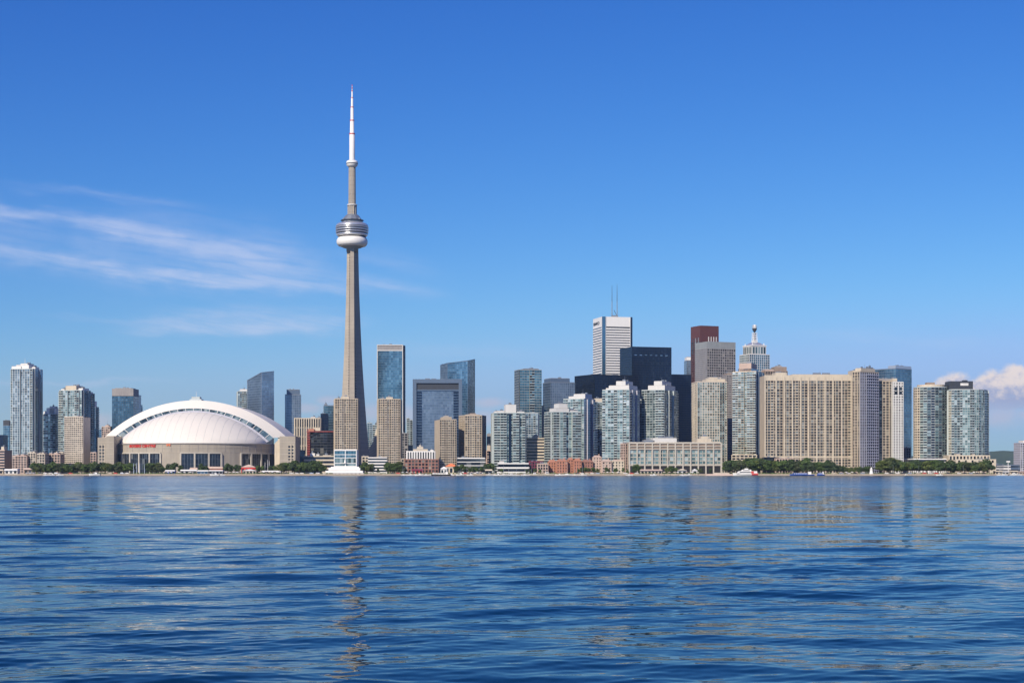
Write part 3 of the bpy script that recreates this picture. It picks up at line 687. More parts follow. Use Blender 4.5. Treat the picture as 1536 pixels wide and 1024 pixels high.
        for v in me.vertices:
            u = (v.co.x-x0)/(x1-x0); a = A0+(A1-A0)*u; r = R+.5+v.co.z*8
            v.co = (cx+r*math.cos(a)-root.location.x, Yc+r*math.sin(a)-root.location.y, zb_+(zt_-zb_)*(v.co.y-y0)/(y1-y0)-root.location.z)
        me.materials.clear(); me.materials.append(MATS[mat]); o = bpy.data.objects.new(name, me); C.objects.link(o); o.parent = root
    lettering('ROGERS CENTRE', 194.5, 234, 666.2, 670.6, 'red'); 
    lg = MB(); 
    for k in range(8):
        a = ang(250.2+.9*k*.8); x, y = cx+(R+.5)*math.cos(a), Yc+(R+.5)*math.sin(a); lg.box(x-.35, x+.45, y-.2, y, Z(668+math.sin(k*1.3), 2112), Z(664.6+.5*math.cos(k*2), 2112), 'orange')
    lg.build('emblem', root)
stadium()
# ------------------------------------------------------------------ towers, left to right
condo = 'condo tower'; office = 'office tower'; block = 'apartment block'
rb('office_block', 'dark low office block at the left edge of the skyline', -14, 4.6, 5, 653, 2700, 86, 'navy', b=30, a=20, cat=office)
rb('office_tower', 'small teal glass tower with dark cap left of the tallest white-crowned condo', 4.8, 14, 16.2, 631, 2800, 78, S('office', glass='g_tealoffice'), cat=office, cap=8, capmat='dark_metal')
r3 = rb('condo_tower', 'tallest white-gridded glass condo on the far left with stepped white crown', 16, 49, 64, 553.5, 2350, 78, S('condofine', pier=.8, balc=[(.04, .16), (.84, .95)]), cat=condo,
   faces={0: dict(glass='g_blue', pier=.5, balc=[(.2, .35), (.65, .8)], rail='g_blue')},  # blue glass here colours in the shade of the right face
   crowns=[(.05, .35, .55, .98, 549, 'white'), (.1, .9, .22, .8, 547, 'white'), (.15, .8, .3, .62, 544.8, 'white'), (.3, .7, .02, .2, 550, 'white')])
mast(r3, 37.5, 2365, 546, 537, .35, .12, 'white')
rb('condo_tower', 'short white-framed teal condo between the tall left tower and its neighbour', 64.5, 83, 89, 621, 2420, 76, S('condo', balc=[(0, .3), (.6, .8)]), cat=condo,
   crowns=[(.1, .9, .0, .75, 612, 'white'), (.1, .9, .1, .5, 609.5, 'white'), (.1, .9, .8, .99, 617, 'white')])
rb('condo_tower', 'broad aqua glass condo with pale penthouse above the beige slab block', 88.5, 122.6, 136, 585.5, 2380, 77, S('condofine', glass='g_aqua', balc=[(.0, .15), (.7, .85)]), cat=condo,
   faces={0: dict(glass='g_blue', frame='grey_metal', balc=[(.3, .5)], rail='g_blue')},  # right face shaded by colour: bluer glass, greyer frames
   crowns=[(.1, .9, .28, .75, 578.3, 'beige_light'), (.2, .9, .03, .22, 582, 'white'), (.1, .6, .8, .95, 583, 'white')])
rb('condo_tower', 'stepped shaded blue condo directly right of the broad aqua condo', 124, 134.5, 142, 590.5, 2440, 70, S('condofine', glass='g_blue', frame='grey_metal', balc=[(.3, .6)]), cat=condo, crowns=[(.1, .8, .1, .7, 588, 'white')])  # blue glass and grey frames stand for this step being in shade
rb('condo_tower', 'lowest step of the shaded blue condo cluster beside the beige slab', 134, 143.5, 148.2, 611, 2480, 68, S('condofine', glass='g_blue', frame='grey_metal', balc=[(.3, .6)]), cat=condo, crowns=[(.1, .8, .2, .8, 602, 'white')])  # the step's shade is put into its blue and grey materials
rb('slab_block', 'plain beige concrete slab with fine window grid standing left of the stadium', 96.5, 125, 135.5, 625.5, 2160, 77, S('beigefine', bay=2.6, st=2.6, pier=.9, sp=1.0), cat='apartment block', faces={0: None},
   crowns=[(.1, .8, .3, .6, 624, 'brown_conc')])
rb('low_block', 'striped grey low-rise at the far left edge behind the white boathouse', -14, 7, 18, 675.5, 2130, 66, S('whiteband', frame='pink', wall='brown_conc', st=3.4, sp=1.5), cat='apartment block', faces={0: None}, crowns=[(.1, .5, .1, .3, 670, 'beige_light')])
for (a, b, yt, Y, lb, mt) in [(18.5, 41, 684, 2125, 'brown-pink walk-up block under the tallest left condo', 'pink'), (42, 54.5, 679.5, 2130, 'narrow beige walk-up block with raised centre under the left condo', 'beige_pale'), (55.5, 68, 681, 2120, 'beige walk-up block with dark bays second left of the slab', 'beige_pale'), (69, 91, 681.5, 2135, 'pinkish brown walk-up block just left of the beige slab', 'pink')]:
    rb('walk_up_block', lb, a, b-1, b, yt, Y, 84, S('beige', frame=mt, wall=mt, bay=3.6, st=3.2), a=14, cat='apartment block', crowns=[(.1, .9, .2, .45, yt-2.6, mt), (.1, .9, .6, .8, yt-2, mt)])
rb('low_block', 'cream flat-roofed block tucked behind the walk-up left of the slab', 84, 95, 97, 678, 2300, 84, S('whiteband', frame='beige_light', wall='beige_light', st=3.6), a=14, cat='apartment block')
rb('low_block', 'small tan rooftop block between the slab and the stadium corner', 135.6, 144, 146, 679, 2330, 84, S('beige', frame='pink', wall='pink'), a=12, cat='apartment block')
rb('office_tower', 'tiny teal glass block peeking out left of the stadium dome', 147.5, 152.5, 153, 644, 2800, 84, S('office', glass='g_tealoffice'), a=14, cat=office)
rb('apartment_tower', 'small cream apartment tower just over the left end of the dome', 152.8, 165, 167.6, 640, 2760, 80, S('beige', frame='pink', wall='pink'), cat=block, crowns=[(.1, .9, .2, .6, 637.5, 'pink')])
rb('office_tower', 'dark glass tower with grey cap behind the left shoulder of the dome', 168, 200, 200.6, 583.6, 2700, 88, S('office', glass='g_tealoffice', frame='dark_metal', pier=.3), a=34, cat=office, cap=11, capmat='grey_stone', crowns=[(.1, .9, .1, .9, 582, 'grey_stone')])
rb('office_tower', 'narrow blue slab attached right of the dark grey-capped tower', 194, 204.6, 205.2, 592.4, 2760, 88, S('office', glass='g_steelblue'), a=30, cat=office)
rb('condo_tower', 'thin aqua tower with stepped top nearest the dome on its left', 203, 211, 213.5, 608, 2800, 78, S('condofine'), cat=condo, crowns=[(.2, .9, .35, .9, 604, 'grey_metal')])
rb('condo_tower', 'white-balconied round-topped condo left of the slanted glass tower', 354.8, 356.8, 372, 587, 2800, 10, S('condofine', balc=[(.5, .8)]), b=24, cat=condo, crowns=[(.2, .95, .1, .9, 583.5, 'white')])
# glass tower with a slanted roofline
def slanted(name, label, pts, tops, Y, glassk, cat, fr='grey_metal', sh=4.0, extra=None, glass2=None):
    """prism whose wall tops differ in height: pts = plan corners (CCW), tops = z of each"""
    cx = sum(p[0] for p in pts)/len(pts); cy = sum(p[1] for p in pts)/len(pts)
    root = thing(name, label, cat, (cx, cy, GZ)); n = len(pts); w = MB(); k = 0
    w.v = [(x, y, GZ-1) for x, y in pts]+[(pts[i][0], pts[i][1], tops[i]) for i in range(n)]
    for i in range(n): j = (i+1) % n; w.f.append((i, j, n+j, n+i)); w.m.append('dark_metal'); w.r.append(.5)
    w.f.append(tuple(n+i for i in range(n))); w.m.append('grey_metal'); w.r.append(.5); w.build('wall', root)
    cw = MB(); f = MB()
    for i in range(n):
        j = (i+1) % n; F = Face(pts[i], pts[j])
        if not F.seen(): continue
        gk = (glass2 or {}).get(i, glassk)
        nb = max(1, round(F.L/3.2)); bw = F.L/nb; zl = lambda u: tops[i]+(tops[j]-tops[i])*u/F.L
        zz = GZ+1
        while zz < max(tops[i], tops[j]):
            for b in range(nb):
                u0, u1 = b*bw, (b+1)*bw; t0, t1 = min(zz+sh-.45, zl(u0)), min(zz+sh-.45, zl(u1))
                if min(t0, t1) <= zz+.3: continue
                cw.face([F.pt(u0+.1, .08, zz), F.pt(u1-.1, .08, zz), F.pt(u1-.1, .08, t1), F.pt(u0+.1, .08, t0)], gk)
            zz += sh
        zz = GZ+1-.45
        while zz < max(tops[i], tops[j])-1:
            lo = 0; hi = F.L
            if zz > min(tops[i], tops[j]):
                uc = (zz+.5-tops[i])/(tops[j]-tops[i])*F.L
                if tops[j] > tops[i]: lo = max(0, uc)
                else: hi = min(F.L, uc)
            if hi-lo > 1: F.box(f, lo, hi, 0, .16, zz, zz+.45, fr)
            zz += sh
        f.tube(F.pt(0, .15, tops[i]), F.pt(F.L, .15, tops[j]), .6, .6, fr, 4); f.tube(F.pt(0, .1, GZ), F.pt(0, .1, tops[i]), .4, .4, fr, 4)
    cw.build('curtain_wall', root); f.build('facade_frame', root); return root
Y = 2650; Y2 = 2690
slanted('office_tower', 'blue glass tower with steeply slanted roofline right of the dome peak', [(X(371, Y2), Y2), (X(392, Y), Y), (X(411, Y+11), Y+11), (X(404, Y+60), Y+60), (X(378, Y+64), Y+64)],
        [Z(570.6, Y2), Z(558.8, Y), Z(556.6, Y+11), Z(562, Y+60), Z(568, Y+64)], Y, 'g_steelblue', office, glass2={1: 'g_bright'})  # brighter glass colour stands for the sky's reflection on this face
rb('office_tower', 'slim dark blue tower with setback cap between the slanted tower and the needle tower', 425, 427.5, 451, 592, 2700, 6, S('office', glass='g_steelblue', frame='grey_metal', pier=.5), b=26, cat=office, crowns=[(.1, .94, .05, .9, 584, 'frame_blue')])
rb('office_block', 'pale block with tall vertical fins behind the right end of the stadium', 441, 442, 480.5, 627.5, 2480, 5, dict(bay=3.6, st=14, pier=1.5, pd=1.0, sp=.8, sd=.2, kind='window', frame='beige_light', wall='grey_conc', glass='g_dark'), b=30, cat='office block', crowns=[(.62, .8, .1, .8, 625, 'white_conc'), (.85, .99, .1, .8, 626, 'grey_metal')])
rb('office_block', 'plain grey-beige block behind the stadium right corner with narrow bands', 416, 417, 441.5, 652, 2600, 5, S('whiteband', frame='white_conc', wall='grey_conc', st=4), b=26, cat='office block')
rb('office_tower', 'small blue-green glass tower peeking out left of the tan condo under the needle tower', 484, 486, 501, 608.5, 2620, 8, S('office', glass='g_tealoffice'), b=30, cat=office, crowns=[(.05, .35, .1, .8, 606, 'grey_metal')])
rb('office_block', 'low dark blue block under the small blue-green tower', 480.5, 481, 492, 621, 2560, 5, S('navy'), b=20, cat='office block')
# curved dark-glass building with red corner frame
Y = 2300; pl = [(X(461.5, Y), Y)]+[(X(466+36*i/7, Y), Y-9*math.sin(math.pi*(i/7*.75))) for i in range(8)]+[(X(502, Y), Y+30), (X(461.5, Y), Y+30)]
b15 = building('glass_office', 'curved dark glass office building with red steel frame beside the stadium', pl, 647, Y, S('office', glass='g_dark', frame='dark_metal', st=3.8, bay=4, sp=.9), cat='office building', z0=GZ)
rd = MB()
for k in range(18): rd.box(X(461, Y), X(465.2, Y), Y-2.5, Y-.5, GZ+4+k*3.3, GZ+5.4+k*3.3, 'red_steel')
for k in range(3): rd.tube((X(461.3+k*1.8, Y), Y-2.2, GZ), (X(461.3+k*1.8, Y), Y-2.2, Z(648, Y)), .3, .3, 'red_steel', 4)
rd.box(X(461, Y), X(502, Y), Y-10.5, Y-8, Z(647.8, Y), Z(646.6, Y), 'red_steel'); rd.box(X(464, Y), X(472, Y), Y-7, Y+8, Z(647, Y), Z(643, Y), 'terracotta')
rd.box(X(470, Y), X(481, Y), Y-4, Y+12, Z(647, Y), Z(641.5, Y), 'beige_light'); rd.build('red_frame', b15)
rb('low_block', 'low cream terminal hall behind the trees right of the stadium', 455, 456, 501, 684.5, 2170, 4, S('whiteband', frame='beige_light', wall='beige_light', st=5, sp=2.2, bay=7), b=26, cat='low building', crowns=[(.2, .36, .1, .8, 679.5, 'white'), (.4, .5, .2, .8, 681, 'white_conc'), (.62, .9, .1, .6, 682.6, 'beige_light')])
rb('office_block', 'wedge-shaped block coloured dark blue for shade against the stadium right corner tower', 444, 446, 457, 676, 2200, 8, S('navy'), b=24, cat='low building')  # navy colour stands for the shaded side of a building behind
# tan condo pair
rb('condo_tower', 'tan condo tower standing in front of the needle tower base', 501, 502.5, 536.5, 598.5, 2180, 3, S('beige', bay=3.0, st=3.1, pier=.9, facets=[(.18, .42, 1.3), (.6, .84, 1.3)], cols=['g_room', 'g_dark', 'g_room', 'g_solar'], balc=[(.2, .3), (.48, .56), (.75, .85)], rail='beige_light', bd=1.0), b=24, cat=condo, crowns=[(.25, .62, .1, .8, 594.5, 'beige_light'), (.05, .2, .2, .8, 597, 'beige')])
rb('condo_tower', 'tan condo tower in front of the tall grey-capped blue tower', 566, 567.5, 600.3, 599, 2180, 3, S('beige', bay=3.0, st=3.1, pier=.9, facets=[(.18, .42, 1.3), (.6, .84, 1.3)], cols=['g_room', 'g_solar', 'g_dark'], balc=[(.1, .18), (.3, .38), (.62, .7), (.85, .92)], rail='beige_light', bd=1.0), b=24, cat=condo, crowns=[(.35, .66, .1, .8, 595.5, 'beige_light'), (.08, .26, .2, .8, 597.5, 'beige')])
rb('apartment_block', 'short brown-grey block clinging to the right side of the second tan condo', 600.5, 602, 611.5, 650, 2290, 5, S('beige', frame='grey_stone', wall='grey_stone'), b=20, cat=block)
b20 = rb('office_tower', 'tall blue-green glass tower with dark grey top band and thin white edges', 564.6, 565.4, 604.5, 517.5, 2700, 2, S('office', glass='g_tealoffice', frame='frame_blue', pier=.18), b=36, cat=office, cap=8.5, capmat='grey_stone', faces={3: None})
fr = MB(); r = Rect(564.6, 565.4, 604.5, 2700, 2, None, 36)
F = Face(r.p(0, 0), r.p(1, 0)); zt = Z(516.8, 2700)
for u in (0, F.L-1.1): F.box(fr, u, u+1.1, .1, .9, GZ, zt, 'white_conc')
F.box(fr, 1.1, F.L-1.1, .1, .9, zt-1.2, zt, 'white_conc'); F.box(fr, 1.1, F.L-1.1, .1, .8, Z(526.2, 2700), Z(524.9, 2700), 'white_conc'); fr.build('edge_frame', b20)
rb('office_tower', 'dark blue sliver standing for the shaded right face of the white-edged glass tower', 604.9, 605.1, 607.6, 519, 2704, 3, S('navy'), b=30, cat=office)  # navy slab paints in the glass tower's dark, shaded right face
rb('condo_tower', 'thin white and blue tower right of the needle tower foot', 550, 551, 558, 634.5, 2650, 4, S('condofine', glass='g_blue'), b=16, cat=condo); rb('condo_tower', 'thin grey-white tower touching the tan condo behind the slanted white hall', 558.2, 559, 566, 637.5, 2700, 4, S('condo', glass='g_aqua_dark'), b=16, cat=condo, crowns=[(.5, .95, .1, .8, 634.5, 'dark_metal')])
rb('condo_tower', 'thin pale blue tower in the gap left of the grey-framed office', 609, 610, 614.4, 627.5, 2900, 4, S('condofine'), b=16, cat=condo); rb('condo_tower', 'thin whitish tower hard against the grey-framed office left edge', 614.6, 615.2, 618.6, 630, 2880, 4, S('condo'), b=16, cat=condo)
rb('office_block', 'dark blue low block in the gap below the two thin pale towers', 609, 610, 619, 668, 2500, 4, S('navy'), b=16, cat='office block')
# slanted white hall
Y = 2260; hp = MB(); pa = [(553, 690), (566, 690), (566.5, 641), (563.5, 645), (560, 662), (553.5, 672)]
rt = thing('convention_hall', 'white ribbed hall with a swooping sloped roof left of the second tan condo', 'hall', (X(560, Y), Y, GZ)); n = len(pa)
hp.v = [(X(a, Y), Y, Z(b, Y)) for a, b in pa]+[(X(a, Y), Y+26, Z(b, Y)) for a, b in pa]; hp.f.append(tuple(range(n))); hp.f.append(tuple(range(2*n-1, n-1, -1))); hp.m += ['beige_light']*2; hp.r += [.5]*2
for i in range(n): j = (i+1) % n; hp.f.append((i, n+i, n+j, j)); hp.m.append('beige_light'); hp.r.append(.5)
hp.build('wall', rt); ri = MB()
for k in range(7):
    y_ = 688-k*4.2; ri.tube((X(553.4, Y), Y-.3, Z(y_, Y)), (X(565.6, Y), Y-.3, Z(y_-8, Y) if y_-8 > 650 else Z(650, Y)), .3, .3, 'grey_conc', 4)
ri.build('rib', rt)
# banded low building + cream block by the trees
rb('low_block', 'white-banded modern low building below the second tan condo', 551, 552, 580.5, 686.5, 2110, 3, S('whiteband', st=3.9, sp=1.7, glass='g_dark', bay=30), b=20, cat='low building'); rb('low_block', 'small cream block between the harbour terminal and the banded low building', 542, 543, 552.5, 685, 2130, 3, S('beige', frame='beige_light', wall='beige_light', bay=5), b=14, cat='low building')
# grey framed office
Y = 2450; b26 = rb('office_tower', 'broad blue office slab with a thick grey frame round its face', 618.2, 619.2, 693.2, 569.2, Y, 2, S('office', glass='g_steelblue', frame='frame_blue', sp=.7, pier=.1), b=38, cat=office, faces={3: None}, parapet=.2)
r = Rect(618.2, 619.2, 693.2, Y, 2, None, 38); F = Face(r.p(0, 0), r.p(1, 0)); fr = MB(); sx_ = F.L/74.0; zt = Z(568.6, Y)
for (u0, u1) in ((0, 5.5), (68.8, 74)): F.box(fr, u0*sx_, u1*sx_, .1, 3.2, GZ, zt, 'frame_blue')
F.box(fr, 5.5*sx_, 68.8*sx_, .1, 3.2, Z(574.5, Y), zt, 'frame_blue'); fr.build('edge_frame', b26)
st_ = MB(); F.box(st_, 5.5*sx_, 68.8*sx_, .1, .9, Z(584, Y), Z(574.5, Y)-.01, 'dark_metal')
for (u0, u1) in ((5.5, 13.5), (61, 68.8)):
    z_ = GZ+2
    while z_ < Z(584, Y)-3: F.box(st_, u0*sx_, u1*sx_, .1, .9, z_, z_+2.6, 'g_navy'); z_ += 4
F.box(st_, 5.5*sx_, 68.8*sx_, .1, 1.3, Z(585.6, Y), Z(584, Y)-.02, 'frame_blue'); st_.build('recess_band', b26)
# curved glass tower behind it
Y = 2760
b27 = slanted('office_tower', 'deep blue glass tower with rising slanted top behind the grey-framed slab', [(X(660.6, Y+16), Y+16), (X(671, Y), Y), (X(701.5, Y-4), Y-4), (X(712.2, Y+22), Y+22), (X(709, Y+60), Y+60), (X(664, Y+60), Y+60)],
        [Z(548, Y+16), Z(544.5, Y), Z(541, Y-4), Z(538.8, Y+22), Z(541, Y+60), Z(546, Y+60)], Y, 'g_tealoffice', office, glass2={0: 'g_steelblue', 2: 'g_blue'}, fr='frame_blue')
# two tan blocks near the water
rb('apartment_tower', 'tan block with a blank left wall reaching down to the orange awning', 651.7, 659.5, 684.7, 629.5, 2140, 14, S('beige', bay=2.9, st=3.1, pier=.85, cols=['g_room', 'g_solar'], balc=[(.15, .28), (.5, .62)], rail='beige_light', bd=1.0), cat=block, faces={3: None}, crowns=[(.3, .75, .1, .8, 625, 'beige'), (.42, .6, .2, .7, 623.5, 'beige_light')])
Y = 2160; pl = [(X(697.5, Y), Y), (X(722.5, Y), Y), (X(728.8, Y+22), Y+22), (X(722, Y+46), Y+46), (X(697, Y+46), Y+46), (X(688.6, Y+20), Y+20)]
b29 = building('apartment_tower', 'six-sided tan tower with low peaked cap on a dark podium', pl, 623.5, Y, S('beige', bay=2.9, st=3.1, pier=.85, cols=['g_room', 'g_dark', 'g_solar'], balc=[(.4, .6)], rail='beige_light', bd=1.0), cat=block, z0=Z(688, Y))
cp = MB(); cxp = sum(p[0] for p in pl)/6; cyp = sum(p[1] for p in pl)/6
cp.hexa([(cxp+(x-cxp)*.9, cyp+(y-cyp)*.9) for x, y in pl], Z(623.5, Y)+.31, Z(620.4, Y), 'beige', [(cxp+(x-cxp)*.45, cyp+(y-cyp)*.45) for x, y in pl]); cp.hexa([(cxp-4, cyp-5), (cxp+4, cyp-5), (cxp+4, cyp+5), (cxp-4, cyp+5)], Z(620.4, Y)+.01, Z(618.8, Y), 'brown_conc'); cp.build('roof_cap', b29)
rb('podium', 'dark glass podium with white slab edges beneath the six-sided tan tower', 685, 686, 727.5, 687.2, 2128, 2, S('whiteband', st=4.3, sp=.9, sd=1.0, glass='g_dark', wall='dark_metal', bay=6), b=24, cat='low building', faces={3: None})
rb('hotel_annex', 'low white block with narrow dark vertical openings above the brick building', 609.5, 610.5, 652, 677.3, 2112, 2, dict(bay=3.1, st=11, pier=1.5, pd=.9, sp=.8, sd=.3, kind='window', frame='white', wall='white_conc', glass='g_dark'), b=20, cat='low building',
   crowns=[(.22, .75, .1, .8, 673.5, 'beige_light'), (.36, .58, .2, .8, 670, 'beige_light'), (.43, .5, .3, .7, 667.5, 'beige_light'), (.84, .95, .1, .8, 674.5, 'white')])
rb('brick_warehouse', 'low red-brick waterfront building with rows of square windows', 606, 607, 657.6, 689.3, 2060, 2, dict(bay=4.2, st=3.9, pier=1.3, pd=.35, sp=1.3, sd=.25, kind='window', frame='brick', wall='brick', glass='g_room'), b=30, cat='low building')
rb('brick_wing', 'narrow sandy end wing at the left of the red-brick building', 601, 602, 606, 688.5, 2062, 2, S('beige', bay=4), b=24, cat='low building')
rb('low_block', 'small dark block in the gap between tan tower and white-penthouse condo', 730, 731, 738, 655, 2600, 3, S('navy'), b=20, cat='low building', crowns=[(.0, .9, .1, .8, 650.5, 'grey_stone')])
rb('low_block', 'pale pink stepped house low in the gap right of the six-sided tower', 729, 730, 738, 676, 2260, 3, S('beige', frame='pink', wall='beige_light', bay=5), b=16, cat='low building', crowns=[(.1, .7, .1, .8, 668, 'beige_light')])
# glass condos, centre
CN = 'glass condo towers of the central waterfront'
G = dict(cat=condo, group=CN)
cst = lambda **k: S('condo', **k)
b34 = rb('condo_tower', 'glass condo with tall white penthouse block, leftmost of the central waterfront condos', 738.7, 741, 787.8, 619.5, 2120, 6, cst(balc=[(0, .18), (.24, .38), (.62, .76), (.86, 1)], glass='g_aqua_dark'), b=30, faces={3: dict(balc=[])},
   crowns=[(.1, .34, .1, .8, 616, 'white_conc'), (.38, .72, .15, .8, 606.5, 'white_conc'), (.75, .98, .1, .7, 617, 'white_conc'), (.02, .12, .1, .6, 616.8, 'white')], **G)
rc = MB(); r = Rect(738.7, 741, 787.8, 2120, 6, None, 30); F = Face(r.p(0, 0), r.p(1, 0))
for (f0, f1) in ((.47, .55), (.8, .83)): F.box(rc, f0*F.L, f1*F.L, .2, .6, GZ+6, Z(620, 2120), 'g_navy')  # proud navy strips, coloured dark in place of a recess in shade
rc.build('recess', b34)
rb('condo_podium', 'low white banded podium in front of the leftmost central condo', 746, 747, 793, 695.3, 2075, 2, S('whiteband', st=4.6, sp=2.0, bay=12, glass='g_dark', sd=.9), b=26, cat='low building', crowns=[(.05, .2, .2, .8, 691.5, 'white_conc')])
rb('office_tower', 'tall pale grey-blue tower with stepped left shoulder behind the central condos', 771.7, 779.5, 812.2, 554.8, 2500, 16, S('condofine', glass='g_tealoffice', frame='copper_grey', pier=.2, sp=.8, st=3.9, facets=[(.45, .98, 1.2)], balc=[(.5, .72)]), cat=office, crowns=[(.25, .9, .1, .8, 552.5, 'grey_metal')], faces={3: dict(glass='g_navy', balc=[])})
rb('condo_tower', 'lower glass grid condo filling the gap right of the white-penthouse condo', 787.7, 789, 807, 620, 2420, 4, S('condofine', balc=[(.6, .8)]), b=24, cat=condo)
rb('office_tower', 'plain dark navy slab rising right of the lower glass grid condo', 806.9, 807.4, 815.6, 609, 2620, 3, S('navy'), b=24, cat=office)
rb('low_block', 'cream block with long horizontal window bands between two central condos', 788.5, 789.5, 817.5, 657.5, 2150, 2, S('whiteband', frame='beige_light', wall='beige_light', st=4.0, sp=2.1, sd=.6, bay=14, glass='g_dark'), b=24, cat='office block', crowns=[(.36, .68, .1, .8, 653.5, 'beige_light')])
rb('office_tower', 'blue-grey office tower with raised right half behind the second central condo', 814.2, 826, 862.5, 573.5, 2620, 18, S('office', glass='g_steelblue', frame='grey_metal', pier=.5), cat=office, crowns=[(.02, .8, .05, .9, 567, 'frame_blue')], faces={3: dict(glass='g_blue')})
b39 = rb('condo_tower', 'stepped glass condo with small white crown, second of the central waterfront condos', 816.6, 830, 871.3, 618, 2110, 20, cst(balc=[(0, .2), (.32, .5), (.72, 1)]), crowns=[(.12, .6, .1, .8, 612, 'white_conc'), (.25, .56, .15, .7, 605, 'white_conc'), (.65, .92, .1, .7, 615, 'white_conc')], faces={3: dict(glass='g_aqua_dark', balc=[(.2, .9)])}, **G)
rb('condo_tower', 'taller condo with shaded blue right side behind the stepped second condo', 845, 876, 893, 598.5, 2240, 62, cst(balc=[(.0, .3), (.5, .8)]), faces={0: dict(glass='g_blue', frame='lavender', balc=[(.65, 1)])}, crowns=[(.1, .7, .0, .55, 590.5, 'white_conc'), (.1, .6, .55, .8, 594, 'white_conc'), (.7, .95, .1, .8, 595.5, 'white_conc')], **G)  # lavender frames and blue glass paint the right side's shade
rb('condo_tower', 'narrow beige-capped condo squeezed between two larger central condos', 889, 891, 904, 603.5, 2330, 4, S('condo', glass='g_aqua_dark', balc=[(.2, .8)], rail='g_aqua_dark'), b=20, crowns=[(.1, .95, .1, .8, 597.5, 'beige_light')], cat=condo)
b46 = rb('condo_tower', 'tall pale glass condo left of the matching one, shaded blue on its right', 903.5, 944, 959.8, 584.5, 2120, 66, cst(balc=[(0, .16), (.42, .58), (.74, .9)]), faces={0: dict(glass='g_steelblue', frame='lavender', balc=[(.0, .2)])},  # right face takes its blue shade from glass and frame colours
   crowns=[(.1, .9, .05, .8, 577.5, 'white_conc'), (.15, .85, .2, .55, 571, 'white_conc'), (.2, .9, .82, .95, 581, 'white_conc')], **G)
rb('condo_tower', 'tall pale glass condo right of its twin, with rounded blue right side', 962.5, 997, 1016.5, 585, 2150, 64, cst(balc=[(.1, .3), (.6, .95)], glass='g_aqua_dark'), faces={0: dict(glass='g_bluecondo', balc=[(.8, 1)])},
   crowns=[(.1, .9, .05, .78, 577.5, 'white_conc'), (.15, .85, .2, .55, 571, 'white_conc')], **G)
rb('condo_tower', 'shadowed link block in the gap between the two tall twin condos', 958, 959, 966, 600, 2190, 4, S('condo', glass='g_aqua_dark', balc=[(0, 1)], rail='g_aqua_dark'), b=20, cat=condo)  # dark glass and rails carry the gap's shade in their colour
# bank towers
rb('office_tower', 'wide black-blue tower low behind the twin condos, left of the white tower', 862, 892, 957, 562, 2620, 28, 'navy', cat=office)
b43 = rb('bank_tower', 'tall white banded office tower with two roof masts', 889.6, 903.3, 948.2, 475.5, 3000, 14, 'whiteband', cat=office, cap=17, capmat='white', faces={})
r = Rect(889.6, 903.3, 948.2, 3000, 14); nt = MB()
F0 = Face(r.p(0, 0), r.p(1, 0)); F3 = Face(r.p(0, 1), r.p(0, 0)); zt = Z(474.6, 3000)
F0.box(nt, -.4, 6.2, -.2, .75, GZ, zt, 'g_blue'); F3.box(nt, F3.L-1.2, F3.L+.2, -.2, .6, GZ, zt, 'white'); F0.box(nt, F0.L-3.4, F0.L+.4, -.2, .75, GZ, zt, 'g_navy'); nt.build('corner_notch_strip', b43)  # navy strip paints the shaded right corner notch, blue one the left notch
lv = MB()
F0.box(lv, 6.4, F0.L-3.6, .4, .62, Z(490.5, 3000), Z(489.5, 3000), 'g_dark'); F0.box(lv, 6.4, 7.0, .4, .8, GZ, zt, 'white'); F0.box(lv, F0.L-4.2, F0.L-3.5, .4, .8, GZ, zt, 'white'); lv.build('louvre_light_strip', b43)
for px in (918, 925.6):
    m_ = MB(); Ym = 3030; y0 = 426.5 if px > 920 else 428
    m_.tube((X(px, Ym), Ym, Z(476, Ym)), (X(px, Ym), Ym, Z(452, Ym)), .85, .6, 'grey_metal'); m_.tube((X(px, Ym), Ym, Z(452, Ym)), (X(px, Ym), Ym, Z(y0, Ym)), .55, .22, 'dark_metal'); m_.build('antenna', b43)
gy = MB(); Ym = 3030; gy.tube((X(921, Ym), Ym, Z(465, Ym)), (X(925.6, Ym), Ym, Z(474, Ym)), .4, .4, 'dark_metal'); gy.box(X(917, Ym), X(927, Ym), Ym-4, Ym+4, Z(476, Ym), Z(473, Ym), 'grey_metal'); gy.build('mast_base', b43)
def sign(root, txt, F, u0, u1, z0, z1, mat, d=.6, name='sign_lettering'):
    cu = bpy.data.curves.new(name, 'FONT'); cu.body = txt; cu.size = 1; cu.extrude = .02; cu.offset = .02
    t = bpy.data.objects.new('tmp', cu); C.objects.link(t); bpy.context.view_layer.update()
    me = bpy.data.meshes.new_from_object(t.evaluated_get(bpy.context.evaluated_depsgraph_get())); C.objects.unlink(t); bpy.data.objects.remove(t)
    co = np.array([v.co[:] for v in me.vertices]); x0, x1 = co[:, 0].min(), co[:, 0].max(); y0, y1 = co[:, 1].min(), co[:, 1].max(); L = root.location
    for v in me.vertices:
        p = F.pt(u0+(u1-u0)*(v.co.x-x0)/(x1-x0), d+v.co.z*4, z0+(z1-z0)*(v.co.y-y0)/(y1-y0)); v.co = (p[0]-L.x, p[1]-L.y, p[2]-L.z)
    me.materials.clear(); me.materials.append(MATS[mat]); o = bpy.data.objects.new(name, me); C.objects.link(o); o.parent = root
sign(b43, 'BMO', F3, F3.L*.08, F3.L*.72, Z(487.5, 3030), Z(483, 3030), 'dark_metal')
b44 = rb('bank_tower', 'big black-blue box tower with a dotted light strip near its top', 930, 948, 1007.2, 520.5, 2760, 17, 'navy', cat=office)
r = Rect(930, 948, 1007.2, 2760, 17); F0 = Face(r.p(0, 0), r.p(1, 0)); dt = MB()
